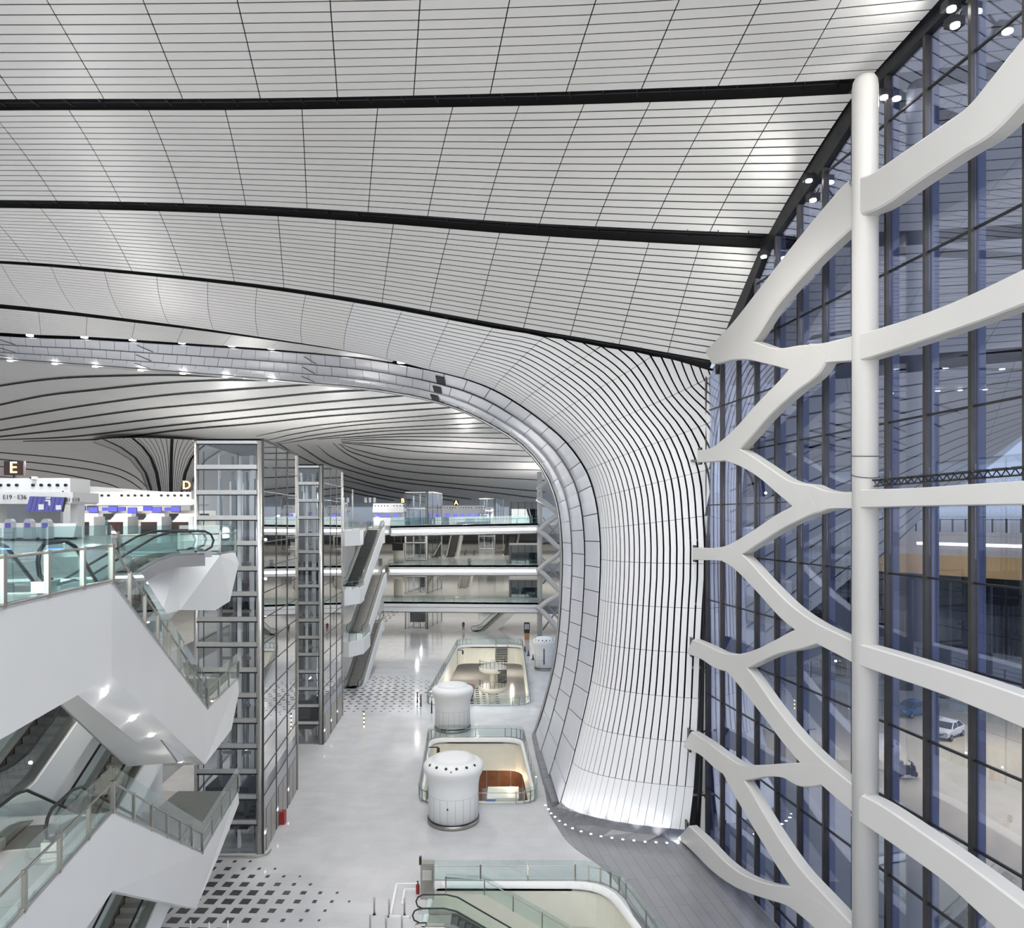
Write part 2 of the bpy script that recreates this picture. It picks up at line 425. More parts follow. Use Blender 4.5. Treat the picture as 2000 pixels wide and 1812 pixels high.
# arch edge past the shoulder, joint by joint
inn += [P(838, 722, 55.8), P(905, 738, 55.0), P(964, 760, 54.3), P(1016, 790, 53.6), P(1066, 826, 52.9), P(1110, 866, 52.2), P(1146, 918, 51.6), P(1164, 972, 51.2), P(1172, 1031, 50.9), P(1174, 1092, 50.7), P(1171, 1170, 50.5), P(1165, 1250, 50.4), P(1155, 1329, 50.2), P(1138, 1408, 50.0), P(1118, 1488, 49.8), P(1096, 1566, 49.4)]
for x in (1062, 1171, 1273): topc.append(G3.ev(G3.par(x)))
topc.append(P(1404, 728, 43.6))
topc += [P(1394, 822, 43.9), P(1387, 916, 44.2), P(1381, 1007, 44.4), P(1376, 1101, 44.6), P(1372, 1188, 44.7), P(1368, 1275, 44.8), P(1365, 1364, 44.9), P(1361, 1450, 45.0), P(1355, 1537, 45.0), P(1345, 1621, 45.0)]
NJ = len(topc)
assert len(inn) == NJ, (len(inn), NJ)
# slats: N = slats across the virtual width, R = true width / virtual width (the ceiling slot and the glass trim the wider part)
NN = [17.0]*12+[17, 17.6, 18.2, 18.8, 19.4, 20, 20.5]+[21.0]*(NJ-19)
RR = [1.0]*12+[1.0, 1.18, 1.386, 1.78, 1.40, 1.17, 1.066]+[1.0]*(NJ-19)
topv = [inn[i]+(topc[i]-inn[i])/RR[i] for i in range(NJ)]
WARC = [(0, .1), (6, .3), (11, .7), (14, .95), (NJ, 1.0)]
def NNu(u):
    i = min(NJ-2, int(u)); return lerp(NN[i], NN[i+1], u-i)
def RRu(u):
    i = min(NJ-2, int(u)); return lerp(RR[i], RR[i+1], u-i)
def fxw(t, w): return lerp(t, 1-math.sin((1-t)*math.pi/2), w*.86)
NTC = {}
def nt(u):
    key = round(u, 5)
    if key in NTC: return NTC[key]
    r, w = RRu(u), interp(u, WARC)
    if r <= 1.0001: v = NNu(u)
    else:
        lo, hi = 1.0, 2.0
        for _ in range(30):
            m = (lo+hi)/2
            if fxw(m, w) < r: lo = m
            else: hi = m
        v = NNu(u)*lo
    NTC[key] = v; return v
def pier(u, s):
    """s: slat coordinate from the arch edge (0) to the outer edge (nt)"""
    t = s/NNu(u); I, T = catmull(inn, u), catmull(topv, u); w = interp(u, WARC)
    fx = fxw(t, w); ww = w*.86
    fyc = lambda q: lerp(q, .4*q+.6*q*(2-q), ww)
    if t <= 1: fy = fyc(t)
    else:
        tm, r = max(1.0001, nt(u)/NNu(u)), RRu(u); sl = lerp(1, .4, ww); c = (r-1-sl*(tm-1))/(tm-1)**2
        fy = 1+sl*(t-1)+c*(t-1)**2
    return Vector((I.x+(T.x-I.x)*fx, I.y+(T.y-I.y)*fy, I.z+(T.z-I.z)*fx))
def pnorm(u, s):
    e = .02
    a = pier(min(u+e, NJ-1), s)-pier(max(u-e, 0), s); b = pier(u, min(s+e, nt(u)))-pier(u, max(s-e, 0))
    n = a.cross(b); n.normalize()
    if n.dot(pier(u, s)-Vector((0, 0, EYE))) < 0: n = -n
    return n
GAPF = [(0, .14), (10, .16), (14, .22), (18, .26), (21, .24), (23, .12), (24, .05), (NJ, .03)]
back = MB(); rows = []
for i in range((NJ-1)*3+1):
    u = min(i/3, NJ-1); rows.append([pier(u, nt(u)*q/12)+pnorm(u, nt(u)*q/12)*.3 for q in range(13)])
for r0, r1 in zip(rows, rows[1:]):
    for i in range(12): back.quad(r0[i], r0[i+1], r1[i+1], r1[i])
pier_far = back.build('ceiling', M['void']); tag(pier_far, 'narrow far slatted ceiling band leading to the pier shoulder', None, None, 'structure')
back2 = MB()
for r in rows[-1:]: back2.tube([p+Vector((0, .3, 0)) for p in r], .05, 6)
pier_o = thing('wall_pier', 'curved white slatted pier sweeping from ceiling down to the floor', None, (7, 47, 0), None, 'structure')
for j in range(NJ-1):
    par = pier_far if j < 10 else pier_o
    n0, n1 = nt(j), nt(j+1); smax = max(n0, n1)
    def urange(s):
        if n0 >= s-1e-6 and n1 >= s-1e-6: return float(j), float(j+1)
        if n0 < s and n1 < s: return None
        lo, hi = float(j), float(j+1)
        for _ in range(18):
            m = (lo+hi)/2
            if (nt(m) < s) == (n0 < s): lo = m
            else: hi = m
        c = (lo+hi)/2
        return (c, float(j+1)) if n1 > n0 else (float(j), c)
    for k in range(31):
        gf = interp(j, GAPF); sa, sb = k+gf/2, k+1-gf/2
        ra = urange(sa)
        if ra is None: continue
        rb = urange(sb)
        if rb is None:
            c = j+1.0 if n1 > n0 else float(j); rb = (c-.004, c) if n1 > n0 else (c, c+.004); sb = smax
        if ra[1]-ra[0] < .02: continue
        m = 3 if j < 11 else 4; e = .005
        f = lambda r, i: lerp(min(r[0]+e, r[1]-e*.5), max(r[1]-e, r[0]+e*.5), i/(m-1))
        lo = [pier(f(ra, i), min(sa, nt(f(ra, i)))) for i in range(m)]
        hi = [pier(f(rb, i), min(sb, nt(f(rb, i)))) for i in range(m)]
        slat(lo, hi, M['panel'] if j < 8 else M['pier_panel'], par, .03)
# dark void of the pier
bk = MB()
for r0, r1 in zip(rows[30:], rows[31:]):
    for i in range(12): bk.quad(r0[i], r0[i+1], r1[i+1], r1[i])
bk.build('backing', M['void'], pier_o)

# small ceiling sliver between the two last gaps
G5 = Crv([(-420, 622, 77.5), (0, 655, 76.0), (168, 662, 74.5), (358, 673, 71.5), (532, 684, 66.5), (675, 696, 61.5), (760, 707, 58.6), (840, 723, 56.2)])
band('thin far sliver of slatted ceiling above the row of downlights', G4, G5, [(-20+95*i, -8+88*i) for i in range(0, 8)]+[(770, 765)], 12, .16, .12, .9)

band('far left end of the narrow slatted ceiling band', G3, G4, [(-400, -302), (-298, -211), (-198, -120), (-98, -30)], 17, .14, .04, .98)
band('far left end of the thin ceiling sliver', G4, G5, [(-400, -360), (-305, -272), (-210, -184), (-115, -96), (-20, -8)], 12, .16, .12, .9)

# dark services seen inside the ceiling gaps
gp = thing('ceiling_services', 'dark pipes and hangers inside the black ceiling slots', None, (0, 34, 39), None, 'structure')
for Gc, x0, x1 in ((G1, -40, 1670), (G2, -40, 1490), (G3, -40, 1390)):
    for dy, dz, r in ((-.25, .22, .05), (.3, .28, .035)):
        MB().tube([Gc.ev(Gc.par(lerp(x0, x1, i/24)))+Vector((0, dy, dz)) for i in range(25)], r, 5).build('pipe', M['dark_steel'], gp)
    for i in range(26):
        c = Gc.ev(Gc.par(lerp(x0, x1, (i+.5)/26)))
        MB().bar(c+Vector((-.1, -.45, .3)), c+Vector((.15, .5, .22)), .05, .08).build('hanger', M['dark_steel'], gp)

# ------------------------------------------------------------------ stepped grey soffit of the arch (three rows of panels)
iI = [(G5.ev(G5.par(x))) for x in (-240, -60, 60, 168, 262, 358, 455, 532, 605, 675, 740, 800)]+[p.copy() for p in inn[10:]]
eE = [P(-240, 684, 88.5), P(-60, 696, 86.5), P(60, 704, 85), P(165, 711, 83.5), P(255, 718, 81.8), P(345, 725, 79.6), P(438, 732, 77), P(520, 739, 74.6), P(598, 746, 72.3), P(672, 752, 70.3), P(738, 760, 68.8), P(788, 768, 67.8),
      P(825, 775, 67.0), P(880, 790, 66.4), P(925, 809, 66.0), P(968, 832, 65.8), P(1020, 866, 65.6), P(1060, 911, 65.5), P(1083, 960, 65.5), P(1093, 1002, 65.6), P(1097, 1042, 65.7), P(1099, 1090, 65.9), P(1097, 1160, 66.2), P(1092, 1232, 66.4), P(1083, 1298, 66.6), P(1069, 1356, 66.7), P(1057, 1398, 66.8), P(1045, 1432, 66.8)]
NS = len(iI); assert len(eE) == NS, (len(eE), NS)
def soff(u, w):
    a, b = catmull(iI, u), catmull(eE, u); return a+(b-a)*w
sof = thing('wall_soffit', 'stepped grey panelled soffit lining the inside of the arch', None, (3, 56, 0), None, 'structure')
# arc-length table
tab = [0.0]; prev = soff(0, .5)
for i in range(1, (NS-1)*10+1):
    q = soff(i/10, .5); tab.append(tab[-1]+(q-prev).length); prev = q
def uat(s):
    for i in range(len(tab)-1):
        if tab[i] <= s <= tab[i+1]: return (i+(s-tab[i])/(tab[i+1]-tab[i]+1e-9))/10
    return NS-1.0
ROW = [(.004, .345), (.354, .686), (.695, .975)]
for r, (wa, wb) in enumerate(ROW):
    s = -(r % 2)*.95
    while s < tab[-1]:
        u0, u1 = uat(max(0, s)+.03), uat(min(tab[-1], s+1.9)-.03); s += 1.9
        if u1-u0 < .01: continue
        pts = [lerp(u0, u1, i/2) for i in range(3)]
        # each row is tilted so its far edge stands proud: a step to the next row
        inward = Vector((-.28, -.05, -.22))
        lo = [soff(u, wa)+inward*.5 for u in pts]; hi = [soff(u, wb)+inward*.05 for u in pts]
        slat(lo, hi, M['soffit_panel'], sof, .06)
bk = MB()
for i in range((NS-1)*2):
    for wa, wb in ((0, .5), (.5, 1.0)):
        o = Vector((.5, .3, .45))
        bk.quad(soff(i/2, wa)+o, soff(i/2, wb)+o, soff(i/2+.5, wb)+o, soff(i/2+.5, wa)+o)
bk.build('backing', M['dark_steel'], sof)
# slotted grilles in the soffit
for u in (1.4, 4.1, 7.9, 12.3):
    for wa, wb in ((.08, .28), (.42, .62), (.75, .92)):
        inward = Vector((-.28, -.05, -.22))*.32
        lo = [soff(u+.02*i, wa)+inward*2 for i in range(2)]; hi = [soff(u+.34+.02*i, wb)+inward*2 for i in range(2)]
        if u > 12: lo = [soff(u+.25*i, wa)+inward*2 for i in range(2)]; hi = [soff(u+.1+.25*i, wb)+inward*2 for i in range(2)]
        slat(lo, hi, M['void'], sof, .04, 'grille')
# rim tube along the opening
MB().tube([soff(i/2, 1.0)+Vector((-.1, .1, -.1)) for i in range(int((NS-1)*2)+1)], .16, 6).build('rim', M['steel_light'], sof)
# downlights in the gap above the soffit and along its lower rim
k = 0
for px in (62, 168, 262, 358, 455, 532, 675, 785):
    p = G5.ev(G5.par(px))+Vector((0, -.3, .05))
    o = MB().cyl((p.x, p.y, p.z), .34, .14, 14).build('ceiling_downlight', M['lamp']); tag(o, f'round lit downlight, {ORD[k]} from the left in the black slot above the grey soffit', 'downlight', 'downlights in the far ceiling slot'); k += 1
k = 0
for px in (25, 112, 194, 280, 364, 448, 532):
    u = min(range(8, 110), key=lambda q: abs(1000+F*soff(q/10, 1).x/soff(q/10, 1).y-px))/10
    p = soff(u, 1.0)+Vector((-.2, -.4, -.3))
    o = MB().cyl((p.x, p.y, p.z), .3, .12, 14).build('rim_downlight', M['lamp']); tag(o, f'small lit downlight, {ORD[k]} from the left along the lower soffit rim', 'downlight', 'downlights on the soffit rim'); k += 1

# ------------------------------------------------------------------ far ceiling beyond the arch
def farY(py):
    if py <= 760: return 92+(py-700)*.2
    if py <= 860: return 104+(py-760)*.2+(py-760)**2*.0021
    return 145+(py-860)*.7
def farP(px, py, d=0.0):
    return P(px, py, farY(py)-d)
fc = MB(); pys = [0, 0, 0]+[680+5*i for i in range(63)]
pxs = [-300+71*i for i in range(21)]
for a, b in zip(pys[3:], pys[4:]):
    for x0, x1 in zip(pxs, pxs[1:]):
        fc.add([farP(x0, a), farP(x1, a), farP(x1, b), farP(x0, b)], [(0, 1, 2, 3)], True)
far = fc.build('ceiling', M['panel']); tag(far, 'far white roof of the next hall seen under the arch', None, None, 'structure')
FL = [[(-40, 763), (0, 754), (87, 742), (175, 736), (332, 733), (460, 738)], [(-40, 800), (0, 791), (87, 773), (175, 763), (315, 749), (437, 743), (560, 744)],
 [(-40, 828), (0, 820), (87, 805), (175, 791), (315, 773), (455, 762), (615, 751)], [(-40, 848), (0, 841), (140, 819), (280, 800), (455, 784), (620, 768), (745, 761)],
 [(-40, 858), (0, 853), (140, 838), (315, 817), (490, 800), (620, 787), (805, 772)], [(0, 859), (140, 853), (315, 833), (490, 815), (650, 800), (868, 785)],
 [(45, 862), (210, 857), (350, 840), (490, 828), (650, 812), (900, 795)], [(500, 852), (590, 835), (710, 822), (920, 806)], [(518, 861), (590, 845), (710, 829), (945, 815)],
 [(527, 867), (620, 849), (740, 837), (962, 826)], [(545, 867), (650, 852), (770, 841), (985, 835)], [(620, 858), (710, 852), (800, 847), (995, 846)],
 [(665, 859), (740, 854), (830, 853), (1010, 857)], [(665, 862), (740, 859), (860, 861), (1025, 868)], [(668, 864), (740, 867), (860, 873), (1035, 881)],
 [(668, 865), (725, 871), (830, 883), (1045, 892)], [(665, 867), (710, 882), (800, 897), (1055, 903)], [(662, 867), (692, 885), (770, 903), (920, 915), (1065, 918)],
 [(650, 865), (680, 888), (740, 912), (860, 927), (1065, 938)], [(620, 870), (650, 894), (710, 918), (800, 936), (1065, 961)],
 [(580, 868), (599, 880), (635, 903), (680, 918), (770, 940), (920, 957), (1050, 973)], [(540, 866), (550, 870), (590, 894), (668, 927), (770, 954), (920, 975)],
 [(668, 937), (770, 960), (890, 979)], [(600, 932), (668, 949), (740, 966), (830, 981)], [(600, 945), (668, 958), (710, 967), (770, 978)],
 [(-40, 880), (0, 884), (125, 895), (212, 910), (262, 930), (292, 957)], [(-40, 892), (0, 897), (125, 910), (212, 924), (250, 938), (278, 957)],
 [(-40, 908), (60, 917), (150, 931), (210, 945), (240, 957)], [(-40, 928), (80, 938), (180, 953)]]
for i, L in enumerate(FL):
    c = [Vector((x, y, 0)) for x, y in L]; n = (len(c)-1)*8; pts = []
    for q in range(n+1):
        t = catmull(c, q*(len(c)-1)/n); pts.append((t.x, t.y))
    hw = 1.3 if i < 7 else (.9 if i < 17 else 1.0)
    b = MB(); vs = []
    for q, (x, y) in enumerate(pts):
        x0, y0 = pts[max(q-1, 0)]; x1, y1 = pts[min(q+1, n)]
        d = math.hypot(x1-x0, y1-y0)+1e-6; nx, ny = -(y1-y0)/d, (x1-x0)/d
        g = hw*(.45+.55*min(1, q/8))*(.75+.25*min(1, (n-q)/8))*(1 if i < 7 else .8)
        vs += [farP(x-nx*g, y-ny*g, .35), farP(x+nx*g, y+ny*g, .35), farP(x-nx*g, y-ny*g, -.05), farP(x+nx*g, y+ny*g, -.05)]
    fs = []
    for q in range(n):
        a = q*4; fs += [(a, a+4, a+5, a+1), (a+2, a+6, a+4, a), (a+1, a+5, a+7, a+3)]
    b.add(vs, fs); b.build('slot', M['void'], far)

# funnel-shaped roof support behind the D sign
fn = thing('roof_funnel', 'flaring ribbed roof support rising behind the lit D sign', 'column', P(333, 1000, 150), None)
cx, cy = P(333, 900, 150).x, 150
prof = [(3.4, 19), (3.6, 23), (4.2, 26), (5.4, 29.5), (7.6, 32.4), (10.5, 34.2), (14.0, 35.5)]
MB().lathe((cx, cy, 0), prof, 64, False).build('shell', M['panel'], fn)
for k in range(44):
    a = math.pi+math.pi*(k+.5)/44*1.0; w = .05 if k % 7 else .28
    vs = []
    for r, z in prof:
        for s in (-1, 1):
            aa = a+s*w/r; vs.append((cx+(r+.12)*math.cos(aa), cy+(r+.12)*math.sin(aa), z-.05))
    MB().add(vs, [(2*i, 2*i+1, 2*i+3, 2*i+2) for i in range(len(prof)-1)]).build('rib', M['void'], fn)
# ------------------------------------------------------------------ glass facade
NRM = Vector((1, .15, 0)).normalized()            # outward normal of the facade
ALONG = Vector((-.15, 1, 0)).normalized()
def gp_(Y, z, d=0.0): return Vector((gx(Y), Y, z))+NRM*d
YS = [32.06+2.08*k for k in range(-6, 7)]
ZS = [-2.24+2.93*k for k in range(0, 15)]
win = thing('window_1', 'tall glazed facade of dark mullions and large panes at right', None, (gx(33), 33, 0), None, 'structure')
for Y in YS:
    zt = interp(Y, EDGE)+.1
    if Y > 43: zt = 29.4
    MB().bar(gp_(Y, -2.2, .02), gp_(Y, zt, .02), .13, .24, NRM).build('mullion', M['mullion'], win)
    MB().bar(gp_(Y, -2.2, .32), gp_(Y, zt, .32), .08, .32, NRM).build('fin', M['fin'], win)
for Y0, Y1 in zip(YS, YS[1:]):
    zt0, zt1 = interp(Y0, EDGE)+.1, interp(Y1, EDGE)+.1
    if Y1 > 43: zt1 = 29.4
    for z0, z1 in zip(ZS, ZS[1:]):
        a = [(Y0, z0), (Y1, z0)]
        if z0 >= max(zt0, zt1): continue
        top = [(Y1, min(z1, zt1)), (Y0, min(z1, zt0))]
        top = [(y, max(z, z0+.02)) for y, z in top]
        pts = [gp_(y+(.07 if i in (0, 3) else -.07), z+(.03 if i < 2 else -.03), .04) for i, (y, z) in enumerate(a+top)]
        MB().slab(pts, NRM*.03).build('pane', M['glass_wall'], win)
        if z1 < min(zt0, zt1): MB().bar(gp_(Y0+.06, z1, .05), gp_(Y1-.06, z1, .05), .10, .07, (0, 0, 1)).build('transom', M['black'], win)
# black fascia where roof meets glass
fa = MB(); ye = [16, 19.5, 22, 25, 27, 28.5, 30.5, 32.5, 35, 37, 39, 40.5, 42, 43.1]
for y0, y1 in zip(ye, ye[1:]):
    fa.slab([gp_(y0, interp(y0, EDGE)-.35, -.12), gp_(y1, interp(y1, EDGE)-.35, -.12), gp_(y1, interp(y1, EDGE)+1.3, -.12), gp_(y0, interp(y0, EDGE)+1.3, -.12)], NRM*.4)
tag(fa.build('trim_1', M['dark_steel']), 'black steel fascia where the slatted roof meets the glass', None, None, 'structure')
# black strip between pier and facade
bs = thing('trim_2', 'black steel strip between the pier edge and the glass facade', None, (11.5, 46, 0), None, 'structure')
edge_pts = [topc[i]+Vector((.12, .4, 0)) for i in range(15, NJ)]
b = MB()
for p, q in zip(edge_pts, edge_pts[1:]):
    pr, qr = Vector((gx(45.9)+.15, 45.9, p.z)), Vector((gx(45.9)+.15, 45.9, q.z))
    b.quad(p, q, qr, pr)
b.build('cover', M['void'], bs)
for dx, r in ((.5, .12), (1.0, .10)):
    MB().tube([Vector((lerp(p.x, gx(45), .35+.25*dx), 45.0, p.z)) for p in edge_pts], r, 6).build('post', M['dark_steel'], bs)
for z in (3, 7, 11, 15, 19, 24):
    MB().box((11.7, 45.1, z), (.9, .12, .14)).build('bracket', M['steel'], bs)

# floodlights at the head of the facade
def flood(px, py, Y, tgt, power, label):
    c = P(px, py, Y); t = thing('floodlight', label, 'floodlight', tuple(c), 'floodlights at the head of the facade')
    MB().box((c.x, c.y, c.z+.1), (.5, .35, .3), .2).build('housing', M['dark_steel'], t)
    MB().cyl((c.x-.05, c.y-.12, c.z-.12), .14, .08, 14).build('lens', M['lamp_hot'], t)
    MB().bar((c.x+.1, c.y+.1, c.z+.2), (c.x+.35, c.y+.2, c.z+.6), .06, .06).build('bracket', M['dark_steel'], t)
    l = slight('flood_beam', (c.x-.2, c.y-.25, c.z-.3), tgt, power, 150, (1, .98, .94), .15, .9)
flood(1857, 18, 24.2, (4, 28, 38), 420, 'lit floodlight in the top right corner above the facade')
flood(1864, 50, 23.4, (2, 30, 12), 300, 'lower floodlight in the top right corner by the mullion')
flood(1580, 352, 32.6, (4, 36, 37), 420, 'lit floodlight under the roof edge left of the column head')
flood(1588, 390, 32.0, (2, 38, 10), 300, 'small floodlight hung below the one under the roof edge')
flood(1492, 500, 36.6, (3, 42, 33), 420, 'lit floodlight where the second black ceiling slot meets the glass')
flood(1726, 190, 27.9, (6, 28, 37.5), 150, 'small floodlight just right of the round column head')

# ------------------------------------------------------------------ white lattice and column
LA = 17.66
def LP(px, py, d=0.0):
    Y = LA*F/(px-790.0); p = P(px, py, Y); return p-NRM*d
lat = thing('facade_lattice', 'white branching steel lattice with round column before the glass', 'lattice', (13.5, 27.5, 0))
MB().lathe((13.55, 27.5, 0), [(.47, -3), (.47, 36.9), (.44, 37.15), (.36, 37.3)], 40).build('column', M['white_steel'], lat)
NB = [0]
def branch(pts, name='branch', th=.5):
    NB[0] += 1; eps = .006*NB[0]
    """pts: (px, py, half-width px measured across) centre line; smoothed and extruded"""
    c = [Vector(p) for p in pts]; n = (len(c)-1)*7; L = [catmull(c, q*(len(c)-1)/n) for q in range(n+1)]
    vs = []; k = 6
    for q, p in enumerate(L):
        a, b2 = L[max(q-1, 0)], L[min(q+1, n)]; d = math.hypot(b2.x-a.x, b2.y-a.y)+1e-6
        nx, ny = -(b2.y-a.y)/d, (b2.x-a.x)/d
        for w, dd in ((-1, -th*.5), (-1, th*.40), (-.90, th*.5), (.90, th*.5), (1, th*.40), (1, -th*.5)):
            vs.append(LP(p.x+nx*p.z*w, p.y+ny*p.z*w, dd+eps))
    fs = []
    for q in range(n):
        for i in range(k): fs.append((q*k+i, q*k+(i+1) % k, (q+1)*k+(i+1) % k, (q+1)*k+i))
    fs += [tuple(range(k)), tuple(n*k+i for i in reversed(range(k)))]
    b = MB(); b.add(vs, fs, False); return b.build(name, M['white_steel'], lat, True)
# upper pair
branch([(1392, 698, 15), (1425, 680, 25), (1460, 648, 28), (1510, 580, 25), (1590, 485, 29), (1672, 400, 37), (1690, 385, 38)])
branch([(1425, 684, 20), (1470, 684, 19), (1520, 697, 17), (1570, 700, 25), (1620, 690, 20), (1672, 682, 24), (1690, 678, 26)])
branch([(1610, 685, 24), (1588, 715, 27), (1550, 752, 20), (1500, 800, 18), (1460, 845, 18), (1425, 878, 19), (1395, 889, 13), (1371, 891, 12)])
branch([(1425, 882, 17), (1460, 897, 15), (1500, 922, 14), (1545, 955, 18), (1590, 975, 29), (1635, 977, 17), (1690, 977, 17)])
branch([(1600, 980, 22), (1568, 1000, 16), (1530, 1020, 15), (1480, 1052, 14), (1435, 1078, 15), (1400, 1082, 12), (1361, 1081, 12)])
branch([(1425, 1082, 15), (1455, 1100, 16), (1500, 1147, 15), (1550, 1198, 17), (1600, 1233, 18), (1650, 1258, 19), (1690, 1278, 20)])
branch([(1610, 1237, 18), (1570, 1248, 20), (1530, 1262, 14), (1490, 1280, 13), (1450, 1294, 17), (1415, 1290, 17), (1385, 1274, 15), (1356, 1262, 15)])
branch([(1430, 1290, 16), (1462, 1322, 18), (1510, 1385, 16), (1560, 1448, 17), (1610, 1500, 19), (1650, 1535, 21), (1690, 1568, 22)])
branch([(1625, 1512, 19), (1580, 1512, 24), (1540, 1504, 14), (1500, 1505, 12), (1455, 1508, 16), (1420, 1490, 17), (1385, 1462, 15), (1351, 1443, 17)])
branch([(1435, 1505, 15), (1465, 1555, 17), (1510, 1630, 17), (1560, 1705, 19), (1610, 1765, 23), (1660, 1820, 25), (1720, 1880, 26)])
branch([(1344, 1624, 17), (1375, 1652, 17), (1415, 1692, 16), (1460, 1722, 15), (1510, 1740, 15), (1560, 1752, 20), (1610, 1785, 25), (1655, 1830, 25)])
# beams on the right-hand bay
branch([(1690, 385, 38), (1730, 372, 34), (1800, 325, 33), (1880, 272, 34), (1935, 235, 37), (1990, 175, 40), (2080, 70, 44)], 'beam', .6)
branch([(1690, 680, 26), (1740, 666, 25), (1830, 637, 25), (1930, 600, 28), (2060, 545, 34)], 'beam', .6)
branch([(1690, 974, 18), (1800, 971, 18), (1920, 966, 21), (2080, 960, 25)], 'beam', .6)
branch([(1690, 1276, 20), (1760, 1298, 22), (1860, 1330, 24), (1950, 1362, 27), (2080, 1412, 32)], 'beam', .6)
branch([(1690, 1572, 24), (1730, 1595, 26), (1800, 1642, 27), (1880, 1698, 28), (1960, 1762, 33), (2080, 1860, 40)], 'beam', .6)
# end blocks at the pier
for px, py, h in ((1371, 891, 26), (1361, 1081, 26), (1355, 1264, 30), (1350, 1445, 34), (1345, 1622, 30)):
    p = LP(px-3, py); MB().box((p.x-.02, p.y, p.z), (.12, .6, h*p.y/F*1.25)).build('socket', M['black'], lat)
# cable rings on the column
for z, tilt in ((22.8, .05), (22.05, .12)):
    MB().tube([(13.55+.49*math.cos(a), 27.5+.49*math.sin(a), z+tilt*math.sin(a*1.0)) for a in [2*math.pi*i/24 for i in range(24)]], .014, 5, True).build('cable', M['black'], lat)
# stay rods behind the column
for dx in (.28, .62):
    MB().tube([(13.95+dx, 29.0, -2), (13.95+dx, 29.0, 36.5)], .055, 6).build('stay_rod', M['dark_steel'], lat)
for z in (4.3, 10.2, 16.1, 22.0, 27.9, 33.8):
    MB().bar((13.9, 28.6, z), (14.7, 29.2, z+.15), .05, .09).build('rod_clamp', M['dark_steel'], lat)

# black lighting truss lying on the middle beam
tr = thing('lighting_truss', 'black lighting truss lying on the horizontal white beam', 'truss', tuple(LP(1720, 950)))
a0, a1 = LP(1712, 952, .1), LP(2070, 926, .1)
for dz in (.05, .25): MB().tube([a0+Vector((0, 0, dz)), a1+Vector((0, 0, dz))], .03, 6).build('chord', M['black'], tr)
for i in range(46):
    p, q = a0.lerp(a1, i/46), a0.lerp(a1, (i+1)/46)
    MB().bar(p+Vector((0, 0, .05 if i % 2 else .25)), q+Vector((0, 0, .25 if i % 2 else .05)), .025, .025).build('lacing', M['dark_steel'], tr)
for i in range(11):
    p = a0.lerp(a1, (i+.4)/11); MB().box((p.x, p.y, p.z+.27), (.22, .5, .06), .15).build('lamp_head', M['black'], tr)

# ------------------------------------------------------------------ outside: roof overhang
def ext(G_, pts):
    c = Crv.__new__(Crv); c.c = [G_.c[-1].copy()]+[Vector(p) for p in pts]; c.n = len(c.c)-1
    c.s = [(k/40, c.ev(k/40)) for k in range(c.n*40+1)]; c.px = [1000+F*p.x/p.y for _, p in c.s]; return c
def ext_band(label, A, B, n, cells, v0=.05, v1=.95):
    bk = MB()
    for i in range(16):
        q0, q1 = i/16, (i+1)/16; o = Vector((0, .2, .4))
        bk.quad(A.ev(A.n*q0)+o, A.ev(A.n*q1)+o, B.ev(B.n*q1)+o, B.ev(B.n*q0)+o)
    par = bk.build('ceiling', M['void']); tag(par, label, None, None, 'structure')
    for j in range(cells):
        us = [(j+.003)/cells, (j+.5)/cells, (j+.997)/cells]
        for k in range(n):
            va = v0+(v1-v0)*(k+.06)/n; vb = v0+(v1-v0)*(k+.94)/n
            f = lambda u, v: A.ev(A.n*u)*(1-v)+B.ev(B.n*u)*v
            slat([f(u, va) for u in us], [f(u, vb) for u in us], M['panel'], par)
E1 = ext(G1, [(22, 28.6, 38.6), (30, 28, 39), (40, 27, 39.4)])
E2 = ext(G2, [(21, 37, 34.9), (30, 36.5, 35.3), (42, 36, 36)])
E3 = ext(G3, [(20, 43.2, 29.6), (30, 42.5, 30.2), (44, 42, 31)])
E0 = ext(G0, [(20, 19, 38.8), (26, 18, 39), (34, 17, 39.2)])
ext_band('upper white roof overhang outside the glass', E0, E1, 12, 4)
ext_band('middle white roof overhang outside the glass', E1, E2, 14, 5)
ext_band('lower white roof overhang outside the glass', E2, E3, 14, 5)
E4 = Crv.__new__(Crv)
E4.c = [P(1455, 1340, 46.5), P(1560, 1240, 49), P(1690, 1128, 52), P(1753, 1071, 54), P(1840, 988, 56), P(1931, 918, 58), P(2000, 859, 59), P(2130, 800, 60)]; E4.n = 7
ext_band('outer roof skirt falling towards the road outside the glass', E3, E4, 14, 6)

# ------------------------------------------------------------------ outside: ground, viaduct, vehicles
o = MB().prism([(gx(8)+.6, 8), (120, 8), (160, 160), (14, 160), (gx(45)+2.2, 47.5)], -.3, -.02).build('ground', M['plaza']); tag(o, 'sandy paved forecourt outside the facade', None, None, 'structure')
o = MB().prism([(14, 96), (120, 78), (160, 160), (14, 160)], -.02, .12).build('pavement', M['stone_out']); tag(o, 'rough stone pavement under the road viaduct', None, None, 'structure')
vd = thing('viaduct', 'road viaduct with pale parapet and ochre underside outside', 'viaduct', (50, 76, 0))
va, vb = P(1690, 1044, 84), P(2120, 1052, 66)
def vq(t, z, d=0.0):
    p = va.lerp(vb, t); return Vector((p.x+d*.06, p.y+d, z))
MB().slab([vq(-.3, 18.9), vq(1.3, 18.9), vq(1.3, 16.4), vq(-.3, 16.4)], (0, 1.2, 0)).build('parapet', M['viaduct'], vd)
MB().slab([vq(-.3, 16.4, .8), vq(1.3, 16.4, .8), vq(1.3, 14.1, 3.2), vq(-.3, 14.1, 3.2)], (0, .6, 0)).build('underside', M['ochre'], vd)
